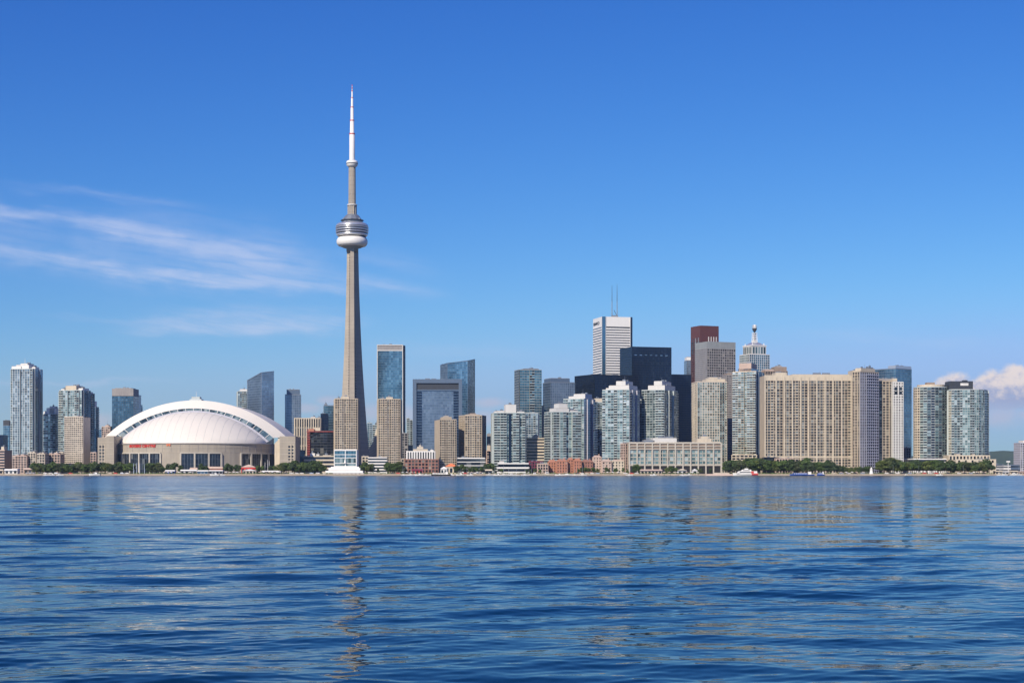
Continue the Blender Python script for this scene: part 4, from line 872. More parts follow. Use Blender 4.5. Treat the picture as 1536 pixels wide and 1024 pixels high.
for k in range(7):
    dt = MB(); F0.box(dt, F0.L*(.06+.13*k), F0.L*(.06+.13*k)+4.2, .1, .3, Z(532.6, 2760), Z(531.6, 2760), 'g_bright'); dt.build('louvre_light_strip', b44)  # bright glass dashes that stand for a row of lights
rb('office_tower', 'flat dark navy tower right of the big box tower, behind the right twin', 990, 1007.4, 1037, 562, 2840, 20, 'navy', cat=office)
rb('office_tower', 'small grey tower with white cap peeking out left of the red tower', 1028.8, 1030, 1037, 541, 3000, 5, S('office', glass='g_steelblue'), b=24, cat=office, crowns=[(.05, .95, .05, .9, 535.5, 'white')])
b51 = rb('bank_tower', 'deep red granite tower rising behind the grey concrete office', 1036.3, 1050.5, 1078, 489, 2860, 22, dict(bay=3.3, st=4, pier=1.6, pd=.3, sp=1.2, sd=.2, kind='curtain', frame='red_granite', wall='red_granite', glass='g_dark'), cat=office, cap=26, capmat='red_granite', faces={3: dict(pier=1.0)})
r = Rect(1036.3, 1050.5, 1078, 2860, 22); F0 = Face(r.p(0, 0), r.p(1, 0)); F3 = Face(r.p(0, 1), r.p(0, 0)); nn = MB()
for k in range(4): F0.box(nn, F0.L*(.42+.14*k), F0.L*(.42+.14*k)+1.6, .3, .62, Z(513, 2860), Z(504.5, 2860), 'white_conc')
for k in range(5): F3.box(nn, F3.L*(.2+.15*k), F3.L*(.2+.15*k)+1.3, .3, .62, Z(530, 2860), Z(506, 2860), 'g_bluecondo')
nn.build('notch_window', b51)
rb('office_tower', 'grey concrete grid tower with ribbed cap in front of the red tower', 1042.7, 1060.6, 1103.2, 513, 2560, 22, S('grid', bay=3.9, frame='grey_stone', wall='grey_stone'), cat=office, cap=10, capmat='copper_grey', faces={3: dict(sp=1.6, glass='g_steelblue', st=3)})
rb('condo_tower', 'beige condo with dark central recess right of the navy towers', 1043.8, 1046, 1090.5, 573, 2190, 6, S('beige', bay=3.4, pier=.8, frame='beige_pale', glass='g_greenroom', balc=[(.0, .12), (.78, .88)], rail='g_greenroom', bd=1.2), b=34, cat=condo, crowns=[(.32, .96, .1, .8, 568, 'beige_light'), (.44, .84, .2, .8, 565.5, 'beige_light')])
r = Rect(1043.8, 1046, 1090.5, 2190, 6, None, 34); F0 = Face(r.p(0, 0), r.p(1, 0)); o = bpy.context.scene.objects
rb('condo_wing', 'shaded grey wing between the beige condo and the pale glass condo', 1088, 1090, 1100, 563, 2280, 6, S('grid', bay=3, st=3, frame='grey_stone', wall='grey_stone', glass='g_dark'), b=30, cat=condo, crowns=[(.1, .9, .1, .8, 559.5, 'brown_conc')])  # grey frames and dark glass put this wing's shade into its colour
b55 = rb('condo_tower', 'pale green glass condo with beige penthouse beside the spire tower', 1098.7, 1134.2, 1145.9, 557.5, 2165, 68, S('condo', frame='beige_light', glass='g_aqua', balc=[(.04, .2), (.66, .98)], st=3.0), cat=condo, z0=Z(682, 2165),
   faces={0: dict(glass='g_steelblue', frame='frame_blue', balc=[(.6, .8)], rail='g_steelblue')}, crowns=[(.1, .9, .22, .8, 552, 'g_bluecondo'), (.1, .8, .24, .76, 544.2, 'pink')])  # right side shaded through its steel-blue glass and blue frame colours
rb('condo_podium', 'beige lower storeys projecting at the foot of the pale green condo', 1097.8, 1134.8, 1142, 682, 2150, 76, S('beige', bay=5, frame='beige_light', wall='beige_light'), cat='low building', parapet=.3)
# spire tower
Y = 2860; b56 = rb('spire_tower', 'glass tower with stepped white crown and a lantern spire', 1109.5, 1124, 1154.5, 531.5, Y, 24, S('grid', bay=4, frame='white_conc', wall='grey_conc', glass='g_tealoffice', pier=.55, sp=.8), cat=office, parapet=1)
cxs, cys = X(1131.8, Y+26), Y+26; sc_ = Y/FPX; cr = MB(); rot = R_(24)
def sq(h, r_=0): return [(cxs+h*sc_*math.sqrt(2)*math.cos(rot+r_+math.pi/4+math.pi/2*k), cys+h*sc_*math.sqrt(2)*math.sin(rot+r_+math.pi/4+math.pi/2*k)) for k in range(4)]
q = sq(12.6); cr.hexa(q, Z(531.5, Y), Z(518, Y), 'white_conc')
for i in range(4):
    F = Face(q[i], q[(i+1) % 4])
    if F.seen():
        for k in range(5): F.quad(cr, F.L*(.06+.19*k), F.L*(.06+.19*k)+F.L*.13, .1, Z(529.5, Y), Z(519.5, Y), 'g_aqua_dark')
cr.hexa(sq(13.2), Z(518, Y)+.01, Z(516.6, Y), 'white'); cr.hexa(sq(11.2), Z(516.6, Y)+.01, Z(511.8, Y), 'silver', sq(4.2)); cr.hexa(sq(3.4), Z(511.8, Y)+.01, Z(509.6, Y), 'white'); cr.build('crown', b56)
tp = MB(); q = sq(7.5); 
for i in range(4): tp.tube((*sq(10.2)[i], Z(516.6, Y)), (*sq(10.2)[i], Z(513.4, Y)), .9, .5, 'white')
tp.build('finial', b56)
sp_ = MB()
for i in range(4): a, b = sq(2.9)[i], sq(2.3)[i]; sp_.tube((*a, Z(509.8, Y)), (*b, Z(497, Y)), .6, .5, 'white', 4)
for k in range(4): sp_.hexa(sq(3.0), Z(509-k*3.6, Y), Z(508.3-k*3.6, Y), 'white')
sp_.hexa(sq(1.9), Z(509.5, Y), Z(497.5, Y), 'white_conc', sq(1.4)); ms = sp_.build('spire', b56)
ln = MB(); ln.lathe([(r_*sc_, Z(y_, Y)) for r_, y_ in ((.8, 497), (2.2, 494.5), (3.4, 492.2), (3.5, 490.6), (3.0, 490.2))], cxs, cys, 'dark_metal', 16); ln.lathe([(r_*sc_, Z(y_, Y)) for r_, y_ in ((2.4, 490.1), (2.5, 486.4), (1.6, 485.2), (.3, 484.8))], cxs, cys, 'white', 16)
for k in range(6):
    a = k*math.pi/3; ln.tube((cxs+3.3*sc_*math.cos(a), cys+3.3*sc_*math.sin(a), Z(491, Y)), (cxs+3.5*sc_*math.cos(a), cys+3.5*sc_*math.sin(a), Z(485.6, Y)), .45, .4, 'grey_conc', 4)
ln.build('lantern', ms)
rb('office_tower', 'brown stone block peeking over the left end of the wide tan block', 1146, 1148, 1181.5, 557, 2560, 5, S('beige', frame='brown_conc', wall='brown_conc'), b=30, cat='office block', crowns=[(.42, .98, .1, .8, 550, 'brown_conc'), (.0, .4, .1, .8, 554, 'pink'), (.56, .78, .2, .7, 548.5, 'grey_stone')])
# the very wide tan apartment block
Y = 2120; HT = dict(bay=4.0, st=3.6, pier=.75, pd=.6, sp=.85, sd=.35, kind='window', frame='beige', wall='beige', glass='g_room')
b58 = rb('apartment_block', 'very wide tan apartment block with a dense grid of windows', 1145, 1146.5, 1290, 563.5, Y, 3, {**HT, 'cols': ['g_room', 'g_solar', 'g_solar', 'g_room', 'g_solar', 'g_room', 'g_room', 'g_solar'], 'balc': [(.05, .09), (.33, .36), (.62, .655), (.86, .89)], 'rail': 'beige_light', 'bd': 1.1}, b=30, cat=block, cap=6, capmat='beige_light', faces={3: None},
   crowns=[(.12, .24, .1, .8, 558.5, 'beige_light'), (.3, .9, .2, .8, 561, 'beige_light'), (.93, 1.0, .1, .9, 555, 'beige_light')])
r = Rect(1145, 1146.5, 1290, Y, 3, None, 30); F0 = Face(r.p(0, 0), r.p(1, 0)); pr = MB()
for f_ in (.0, .115, .2, .285, .37, .455, .54, .625, .71, .80, .90, .975): F0.box(pr, f_*F0.L, f_*F0.L+1.5, .4, 1.5, GZ, Z(565, Y), 'beige_light')
F0.box(pr, 0, F0.L, .4, 1.3, Z(686.4, Y), Z(684.6, Y), 'beige_light'); pr.build('pilaster', b58)
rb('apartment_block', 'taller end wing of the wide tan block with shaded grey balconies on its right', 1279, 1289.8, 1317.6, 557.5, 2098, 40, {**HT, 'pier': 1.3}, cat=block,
   faces={0: dict(frame='lavender', wall='lavender', glass='g_dark', bay=4.0, balc=[(.3, 1)], rail='lavender', bd=1.2)}, crowns=[(.1, .85, .1, .9, 551.8, 'beige_light'), (.55, .8, .2, .6, 550, 'grey_metal')])  # lavender materials paint the shaded tone of the right face
rb('apartment_tower', 'narrow tan tower with grey shoulder behind the wide block end wing', 1317, 1318.5, 1338.8, 572, 2134, 4, S('beige', pier=1.2), b=26, cat=block, crowns=[(.0, .98, .1, .9, 568, 'grey_stone')])
b59 = rb('apartment_tower', 'slender cream-white tower with big square openings near its top', 1338.8, 1339.6, 1355.2, 573.5, 2128, 3, S('beige', frame='white_conc', wall='white_conc', pier=1.6, sp=1.5, bay=3.6), b=26, cat=block, crowns=[(.0, .45, .1, .9, 567.5, 'beige_light')])
r = Rect(1338.8, 1339.6, 1355.2, 2128, 3, None, 26); F0 = Face(r.p(0, 0), r.p(1, 0)); bw_ = MB()
for i in range(2):
    for j in range(2): F0.box(bw_, F0.L*(.14+.42*i), F0.L*(.14+.42*i)+F0.L*.28, .3, .56, Z(591.5-6.2*j, 2128), Z(586.6-6.2*j, 2128), 'g_dark')
bw_.build('square_opening', b59)
rb('office_tower', 'tall blue glass tower with pale parapet between the tan and the round condos', 1311, 1343.5, 1367.4, 553, 2500, 40, S('office', glass='g_blue', frame='grey_metal', bay=3.6), cat=office, crowns=[(.0, .99, .0, .35, 548.6, 'silver')])
rb('low_block', 'small white-pink slab at the foot of the blue glass tower', 1358, 1359, 1366, 672, 2250, 3, S('beige', frame='pink', wall='pink'), b=16, cat='low building')
# round glass condo
Y = 2130; def_r = 25.8*Y/FPX; cxr, cyr = X(1396.3, Y+def_r), Y+def_r
pl = [(cxr+def_r*math.cos(a), cyr+def_r*.95*math.sin(a)) for a in [2*math.pi*i/28 for i in range(28)]]
b61 = building('condo_tower', 'rounded dark teal glass condo with cream left edge', pl, 580.5, Y, S('condo', glass='g_aqua_dark', bay=5.5, pier=.3, sp=.7, balc=[(0, 1)], bd=.7, rail='g_aqua_dark'), cat=condo, z0=Z(690, Y),
   faces={**{i: dict(glass='g_room', frame='beige_light', balc=[], sp=1.6, pier=1.6) for i in (13, 14, 15, 16)}, 17: dict(glass='g_aqua', rail='g_rail'), 18: dict(glass='g_aqua', rail='g_rail'), 20: dict(glass='g_navy', balc=[])})
c = MB(); c.hexa([(cxr+(x-cxr)*.8, cyr+(y-cyr)*.8) for x, y in pl], Z(580.5, Y)+.31, Z(576, Y), 'beige_light'); c.hexa([(cxr-7, cyr-8), (cxr+3, cyr-8), (cxr+3, cyr+3), (cxr-7, cyr+3)], Z(576, Y)+.01, Z(572.5, Y), 'brown_conc'); c.build('penthouse', b61)
# right-hand glass condo with dark penthouse
pl = [(X(1423, Y), Y), (X(1427, Y-5), Y-5), (X(1440, Y-7), Y-7), (X(1455, Y-8), Y-8), (X(1468, Y-5), Y-5), (X(1476, Y+3), Y+3), (X(1481, Y+14), Y+14), (X(1480, Y+34), Y+34), (X(1424, Y+34), Y+34)]
b62 = building('condo_tower', 'broad pale green glass condo with dark rectangular penthouse, rightmost tower', pl, 585, Y, S('condo', glass='g_aqua', bay=3.2, pier=.3, balc=[(.0, .35)], bd=.9), cat=condo, z0=Z(684, Y),
   faces={0: dict(frame='beige_light', balc=[], sp=1.3), 1: dict(glass='g_aqua_dark'), 3: dict(balc=[(.1, .4)]), 5: dict(glass='g_aqua_dark', balc=[(0, 1)]), 6: dict(glass='g_bluecondo')})
c = MB(); Yp = Y+4; c.hexa([(X(1424, Yp), Yp), (X(1459.5, Yp), Yp), (X(1459.5, Yp), Yp+22), (X(1424, Yp), Yp+22)], Z(585, Y)+.31, Z(571.5, Yp), 'dark_metal'); c.box(X(1446, Yp), X(1452, Yp), Yp+2, Yp+10, Z(571.5, Yp)+.01, Z(569.8, Yp), 'dark_metal'); ph = c.build('penthouse', b62)
sg_ = MB(); sg_.box(X(1440.5, Yp), X(1452.5, Yp), Yp-.35, Yp-.02, Z(578.2, Yp), Z(574.4, Yp), 'white_conc'); sg_.box(X(1441.3, Yp), X(1445, Yp), Yp-.5, Yp-.36, Z(577.4, Yp), Z(575.6, Yp), 'white'); sg_.build('sign_panel', ph)
rb('condo_podium', 'sandy stone podium with arched openings under the rightmost tower', 1422.5, 1423.5, 1485, 683.5, 2112, 3, S('beige', frame='beige_light', wall='beige_light', bay=4.4, st=5, pier=1.8), b=40, cat='low building', crowns=[(.2, .3, .1, .3, 680.8, 'beige_light'), (.6, .66, .1, .3, 681, 'beige_light')])
rb('condo_podium', 'lower sandy wall block stepping down right of the rightmost tower', 1432.5, 1433.5, 1494, 689.5, 2098, 3, S('beige', frame='beige_light', wall='beige_light', bay=9, st=9, pier=6, sp=5), b=13, cat='low building', faces={3: None})
rb('condo_podium', 'low white slab podium under the rounded teal condo', 1369, 1370, 1424, 688.5, 2118, 3, S('whiteband', st=6, sp=3.2, bay=12), b=50, cat='low building')
rb('apartment_tower', 'grey tower with white top cut by the right edge of the picture', 1529.5, 1530.5, 1556, 664.5, 2500, 4, S('grid', bay=3.4, st=3.4, frame='lavender', wall='lavender'), b=26, cat=block, crowns=[(.2, .9, .1, .8, 660.5, 'white')])
# long framed mid-rise
Y = 2070; MR = dict(bay=9.2, st=4.3, pier=1.5, pd=1.0, sp=1.0, sd=.7, kind='window', frame='stone_pale', wall='stone_pale', glass='g_greenroom')
r = Rect(942, 944, 1081.5, Y, 2, None, 34)
b49 = rb('midrise_block', 'long low cream-framed apartment block with glazed middle storeys and open bays', 942, 944, 1081.5, 663.5, Y, 2, {**MR, 'bay': 4.6, 'pier': .5, 'pd': .4, 'sp': .9, 'sd': .4}, b=34, cat=block, z0=Z(698, Y), parapet=.6,
   crowns=[(.16, .28, .1, .7, 660, 'grey_metal'), (.26, .52, .1, .8, 657, 'white_conc'), (.74, .9, .1, .7, 657.5, 'beige_light'), (.79, .87, .15, .6, 654.2, 'beige_light')])
F0 = Face(r.p(0, 0), r.p(1, 0)); pf_ = MB()
for k in range(13): F0.box(pf_, F0.L*k/12-.8, F0.L*k/12+.8, .3, 1.9, GZ, Z(664, Y), 'stone_pale')
for y_ in (664.6, 669.2, 673.4, 697.6): F0.box(pf_, 0, F0.L, .3, 1.75, Z(y_+.7, Y), Z(y_-.6, Y), 'stone_pale')
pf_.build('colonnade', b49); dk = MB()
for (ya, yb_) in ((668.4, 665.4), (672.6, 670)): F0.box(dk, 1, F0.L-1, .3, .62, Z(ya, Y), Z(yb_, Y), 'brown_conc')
F0.box(dk, 1, F0.L-1, .05, .4, GZ, Z(698.4, Y), 'black'); dk.build('painted_loggia_shade', b49)  # dark slabs painted in for the shade inside the loggias
rb('midrise_wing', 'curved brown-pink left end wing of the long cream-framed block', 931, 938, 944, 665.5, 2078, 30, S('beige', frame='pink', wall='brown_conc', bay=3), cat=block)
# terracotta and pink houses on the waterfront
lows = [(822, 834, 692, 'orange-red terrace house at the left of the terracotta row', 'terracotta', 2075), (834.5, 851, 690.5, 'broad terracotta house with flat front in the waterfront row', 'terracotta', 2065), (851.5, 860, 688.3, 'terracotta house with a taller gable beside the broad one', 'terracotta', 2072), (860.5, 872, 690, 'terracotta house with peaked roof in the middle of the row', 'terracotta', 2068), (872.5, 889, 691.4, 'brick-brown terrace house at the right of the terracotta row', 'brick', 2075),
        (889.5, 902, 684.5, 'pink stepped house standing above the terracotta row', 'pink', 2080), (902.5, 917, 691, 'salmon low house right of the pink stepped house', 'pink', 2072), (917.5, 936, 690.5, 'cream-yellow low house left of the long framed block', 'beige_light', 2076)]
for (a, b, yt, lb, mt, Y) in lows:
    o = rb('terrace_house', lb, a, a+.6, b, yt+1.5, Y, 2, S('beige', frame=mt, wall=mt, bay=3.6, st=3.3, pier=1.9, sp=1.6), b=14, cat='house')
    r = Rect(a, a+.6, b, Y, 2, None, 14); z_ = Z(yt+1.5, Y)+.32
    rf = MB(); q = r.poly(-.03, 1.03, -.06, 1.06); k = r.poly(.2, .8, .45, .55); rf.hexa(q, z_, z_+random.uniform(2.2, 3.4), mt if mt != 'beige_light' else 'pink', k); rf.build('pitched_roof', o)
    ch = MB(); ch.hexa(r.poly(.7, .78, .3, .42), z_, z_+4.4, mt); ch.build('chimney', o)
for (a, b, yt, Y, lb, mt) in [(793.5, 814, 692.5, 2090, 'cream house with crimson upper wall behind the white podium', 'crimson'), (806, 822, 696, 2060, 'pale pink café building at the left end of the terracotta row', 'pink'), (1146, 1168, 686.5, 2108, 'dark blue pavilion at the foot of the wide tan block', 'navy_steel'), (1164, 1190, 688, 2096, 'small pink-white pavilion with square windows before the wide tan block', 'pink'), (1082, 1097, 689, 2200, 'dark glazed lobby between the framed block and the green condo', 'navy_steel')]:
    rb('pavilion', lb, a, a+.6, b, yt, Y, 2, S('beige', frame=mt, wall=mt, bay=3.6, st=3.6), b=12, cat='pavilion')
# far skyline fillers to the right, beyond the harbour
for (a, b, yt, Y, lb) in [(1494, 1504, 697, 2400, 'flat dark shed beyond the harbour left of the light mast'), (1505, 1516, 699, 2350, 'long low white shed by the light mast'), (1514, 1530, 698, 2380, 'dark blue warehouse left of the cut-off grey tower'), (1486, 1498, 703, 2150, 'small white hut right of the sandy podium')]:
    rb('warehouse', lb, a, a+.5, b, yt, Y, 2, S('whiteband', frame=('white_conc' if 'white' in lb else 'frame_blue'), wall=('white_conc' if 'white' in lb else 'frame_blue'), st=5, sp=3, bay=9), b=30, cat='warehouse')

# ------------------------------------------------------------------ harbour terminal
def terminal():
    Y = 2035.0; root = thing('harbour_terminal', 'white stepped harbour terminal with a big glazed box on top', 'terminal', (X(517, Y), Y, GZ)); s = Y/FPX
    w = MB(); w.box(X(501, Y), X(535.2, Y), Y, Y+22, GZ, Z(674.3, Y), 'white'); w.build('wall', root)
    F = Face((X(501, Y), Y), (X(535.2, Y), Y)); fr = MB(); L = F.L
    F.box(fr, 0, L, .2, 1.4, Z(675.8, Y), Z(673.6, Y), 'white'); F.box(fr, 0, .9, .2, 1.3, GZ, Z(676, Y), 'white'); F.box(fr, L-.9, L, .2, 1.3, GZ, Z(676, Y), 'white'); F.box(fr, L*.5-.45, L*.5+.45, .2, 1.2, Z(702, Y), Z(676, Y), 'white')
    for y_ in (681.5, 686.3, 694.5, 699): F.box(fr, .9, L-.9, .2, 1.1, Z(y_+.55, Y), Z(y_-.35, Y), 'white')
    fr.build('facade_frame', root)
    for (ya, yb) in ((681, 676), (685.8, 681.9), (694, 686.8), (698.4, 695)):
        for h in range(2):
            g_ = MB(); n = 4; u0 = .9+(L/2-.4)*h; ww = (L/2-1.3)/n
            for k in range(n): F.quad(g_, u0+k*ww+.06, u0+(k+1)*ww-.06, .35, Z(ya, Y), Z(yb, Y), 'g_tealoffice' if ya < 687 else 'g_greenroom')
            g_.build('window', root)
    t = MB(); cxp = X(518, Y)
    for (xa, xb, y0_, y1_, d) in ((493.5, 541, 705.2, 701.4, 7), (489.5, 545.5, 708.8, 705.6, 11), (486, 548, 711.6, 709.4, 16)):
        t.box(X(xa, Y), X(xb, Y), Y-d, Y+20, Z(y0_, Y) if y1_ < 709 else GZ, Z(y1_, Y), 'white'); 
    t.box(X(497, Y), X(539, Y), Y-5, Y+18, Z(701.4, Y)+.01, Z(699.6, Y), 'white'); t.build('terrace_deck', root)
    b = MB()
    for y_, d, xa, xb in ((705.4, 6.9, 494, 540), (709.1, 10.9, 490, 545)): b.box(X(xa, Y), X(xb, Y), Y-d, Y+10, Z(y_+.32, Y), Z(y_-.3, Y), 'g_dark')
    b.build('window_band', root); dd = MB()
    for k in range(9): dd.box(X(492+k*6, Y), X(494.5+k*6, Y), Y-16.15, Y-16.0, GZ+.1, Z(710, Y), 'g_dark')
    dd.build('door', root); v = MB(); v.lathe([(1.6, Z(694.5, Y)), (1.0, Z(691, Y)), (.3, Z(687.5, Y))], X(518, Y), Y-1.9, 'white', 10); v.build('sail_canopy', root)
terminal()
# ------------------------------------------------------------------ trees
def leaf_mat(name, a, b):
    m, T, p = base_mat(name); at = T.new('ShaderNodeAttribute', attribute_name='rnd', attribute_type='GEOMETRY'); oi = T.new('ShaderNodeObjectInfo')
    c = T.mix(at.outputs['Fac'], rgb(a), rgb(b)); c = T.mix(1.0, c, T.xyz(*[T.ss(oi.outputs['Random'], 0, 1, .72, 1.32)]*2, 1.0), 'MULTIPLY')
    T.put(p.inputs['Base Color'], c); p.inputs['Roughness'].default_value = .75
leaf_mat('leaf', (0.022, 0.050, 0.014), (0.090, 0.140, 0.036)); leaf_mat('leaf_olive', (0.045, 0.070, 0.016), (0.120, 0.145, 0.042))
def tree_meshes(seed, mat, nl=1300):
    rs = np.random.default_rng(seed); tr = MB(); H_ = 12.0; random.seed(seed)
    lobes = []
    for k in range(11):
        a = rs.uniform(0, 6.28); r = rs.uniform(.6, 4.0); zz = rs.uniform(4.2, 10.2); r *= (1.0 if zz < 8 else .55)
        lobes.append((r*math.cos(a), r*math.sin(a), zz, rs.uniform(1.4, 2.5)))
    tr.tube((0, 0, -.3), (.1, .05, 4.6), .34, .22, 'bark', 8); tr.tube((.1, .05, 4.6), (.2, 0, 9), .2, .06, 'bark', 6)
    for (x, y, zz, r) in lobes[:7]: tr.tube((.1, .05, 3.0+rs.uniform(0, 1.8)), (x*.8, y*.8, zz), .13, .04, 'bark', 5)
    cr = MB()
    for i in range(nl):
        l = lobes[rs.integers(len(lobes))]; d = rs.normal(size=3); d /= np.linalg.norm(d); rr = l[3]*rs.uniform(.55, 1.08)**.6
        c = np.array([l[0]+d[0]*rr*1.1, l[1]+d[1]*rr*1.1, l[2]+d[2]*rr*.85]); nrm = d+rs.normal(size=3)*.55; nrm /= np.linalg.norm(nrm)
        u = np.cross(nrm, [0.2, .3, 1.0]); u /= np.linalg.norm(u); v = np.cross(nrm, u); s_ = rs.uniform(.28, .62)
        cr.face([tuple(c+u*s_*1.2), tuple(c+v*s_*.8), tuple(c-u*s_*1.1), tuple(c-v*s_*.7)], mat, float(rs.uniform()))
    return tr.mesh('trunk'), cr.mesh('crown')
TM = [tree_meshes(20+i, 'leaf') for i in range(6)]+[tree_meshes(50+i, 'leaf_olive') for i in range(2)]
ORD = ['first', 'second', 'third', 'fourth', 'fifth', 'sixth', 'seventh', 'eighth', 'ninth', 'tenth', 'eleventh', 'twelfth', 'thirteenth', 'fourteenth', 'fifteenth', 'sixteenth', 'seventeenth', 'eighteenth', 'nineteenth', 'twentieth', 'twenty-first', 'twenty-second', 'twenty-third', 'twenty-fourth', 'twenty-fifth', 'twenty-sixth', 'twenty-seventh', 'twenty-eighth', 'twenty-ninth', 'thirtieth']
def tree(px, ytop, Y, label, group, wid=1.0, olive=False):
    k = random.choice([6, 7]) if olive else random.randrange(6); x = X(px, Y); h = Z(ytop, Y)-GZ
    r = thing('broadleaf_tree', label, 'tree', (x, Y, GZ)); r['group'] = group
    r.rotation_euler = (0, 0, random.uniform(0, 6.28)); sc = h/12.0; w = sc*wid*random.uniform(.95, 1.15); r.scale = (w, w, sc)
    for nm, me in zip(('trunk', 'crown'), TM[k]):
        o = bpy.data.objects.new(nm, me); C.objects.link(o); o.parent = r
def belt(x0, x1, n, ya, yb, Y, where, group, rows=2, wid=1.2, olive=.25):
    for rr in range(rows):
        m = n if rr == 0 else n-1
        for i in range(m):
            px = x0+(x1-x0)*(i+.5*(rr % 2))/max(1, n-1)+random.uniform(-.9, .9)
            row = ('near row', 'back row', 'rearmost row')[rr]
            tree(px, (random.uniform(ya-.8, yb+.6) if rr == 0 else ya+random.uniform(-2.4, 1.8)-(2.6 if random.random() < .14 else 0)), Y+rr*13+random.uniform(-3, 3), '%s tree from left, %s, belt %s' % (ORD[i], row, where), group, wid, random.random() < olive)
random.seed(5)
belt(49, 110, 14, 695, 699, 2022, 'below the tan slab', 'dark trees along the shore left of the stadium')
belt(114, 198, 17, 694, 698, 2022, 'before the stadium left corner', 'dark trees along the shore left of the stadium')
belt(221, 243, 5, 694.5, 698, 2022, 'right of the shore flagpoles', 'trees in front of the stadium wall')
for i, (px, yt, w) in enumerate([(252, 694.5, .9), (261, 692.5, 1.15), (270, 695, 1.0), (302, 694.5, 1.0), (309, 697, .8), (341, 693.5, 1.05), (346.5, 695, .9), (355, 694, 1.0), (360, 697, .8), (387, 695.5, .9), (393, 697, .8), (406, 696, .95), (412, 697.5, .9)]):
    tree(px, yt, 2030, '%s of the single trees spaced along the stadium front, counted from the left' % ORD[i], 'trees in front of the stadium wall', w)
belt(421, 483, 14, 693.5, 697.5, 2024, 'between the stadium and the harbour terminal', 'trees left of the harbour terminal')
belt(546, 556, 3, 692.5, 695, 2040, 'just right of the harbour terminal', 'trees right of the harbour terminal', 1); belt(581, 600, 5, 693.5, 696.5, 2038, 'before the foot of the second tan condo', 'trees right of the harbour terminal')
for i, (px, yt, w) in enumerate([(560, 700, .9), (567, 701.5, .8), (686, 697, 1.0), (692, 695.5, 1.05), (698, 698, 1), (704, 699.5, .9), (710, 698.5, 1), (716, 700, .9), (722, 699, .9), (729, 694.5, 1.0), (735, 693.5, 1.1), (740, 697, .8), (752, 702, .9), (790, 702.5, 1), (796, 702.5, .9), (803, 702, .95), (810, 703, .8)]):
    tree(px, yt, 2045 if px < 600 else 2040, '%s small tree, counted from the left, between the terminal and the terracotta row' % ORD[i], 'scattered small waterfront trees', w)
for i, (px, yt, w) in enumerate([(867, 701.5, .9), (872, 700.5, 1), (878, 700, 1), (884, 701, .95), (890, 700, 1.05), (896, 701.5, .9), (910, 700, 1.05), (924, 701.5, .95), (935, 701, .7), (941, 703, .8), (951, 697.5, .95), (955, 695.5, 1.1), (959, 698, .95), (1001, 700, 1), (1007, 698.5, 1.1), (1014, 700.5, 1.2), (1046, 702, .9), (1052, 700.5, .8), (1066, 702, 1)]):
    tree(px, yt, 2035, '%s round tree from the left on the quay before the houses and framed block' % ORD[i], 'round trees before the houses and the framed block', w, i % 4 == 1)
belt(1092, 1150, 10, 689, 695.5, 2022, 'behind the white motor ship', 'dense trees before the wide tan block', 3, 1.1)
belt(1153, 1212, 11, 690, 696, 2022, 'behind the blue barge', 'dense trees before the wide tan block', 2, 1.1)
belt(1216, 1250, 6, 691, 693.5, 2024, 'beside the tallest crown below the wide block', 'dense trees before the wide tan block', 2, 1.15)
belt(1256, 1306, 9, 699, 702.5, 2024, 'under the right end wing', 'dense trees before the wide tan block', 2, 1.1, .4)
belt(1319, 1369, 10, 690, 694.5, 2026, 'below the cream tower', 'park trees along the right shore', 2, 1.15, .3)
belt(1372, 1428, 11, 689.5, 694, 2026, 'below the rounded teal condo', 'park trees along the right shore', 2, 1.15, .3)
belt(1432, 1484, 10, 692, 701, 2026, 'before the sandy podium', 'park trees along the right shore', 2, 1.1, .2)

# ------------------------------------------------------------------ boats
def hull(mb, x, y, z0, L, W_, Hh, mat, n=12, d=1):
    """hull of length L along x, bow towards d"""
    k = len(mb.v); rows = [(0, .62, .0), (.55, .9, .5), (1, 1, 1)]
    for (t, wf, hf) in rows:
        for i in range(n+1):
            u = i/n; w = W_/2*wf*(1-max(0, (u-.45)/.55)**2.2*.97); xx = x+d*(u-.5)*L*(.93+.07*t); sh = .25*Hh*max(0, u-.6)*t*2
            mb.v.append((xx, y-w, z0+Hh*hf+sh)); mb.v.append((xx, y+w, z0+Hh*hf+sh))
    st = 2*(n+1)
    for r in range(2):
        for i in range(n):
            for s_ in (0, 1):
                a = k+r*st+2*i+s_; mb.f.append((a, a+2, a+2+st, a+st)); mb.m.append(mat); mb.r.append(.5)
        a = k+r*st; mb.f.append((a, a+1, a+1+st, a+st)); mb.m.append(mat); mb.r.append(.5)
    a = k+2*st
    for i in range(n): mb.f.append((a+2*i, a+2*i+1, a+2*i+3, a+2*i+2)); mb.m.append('white_conc'); mb.r.append(.5)
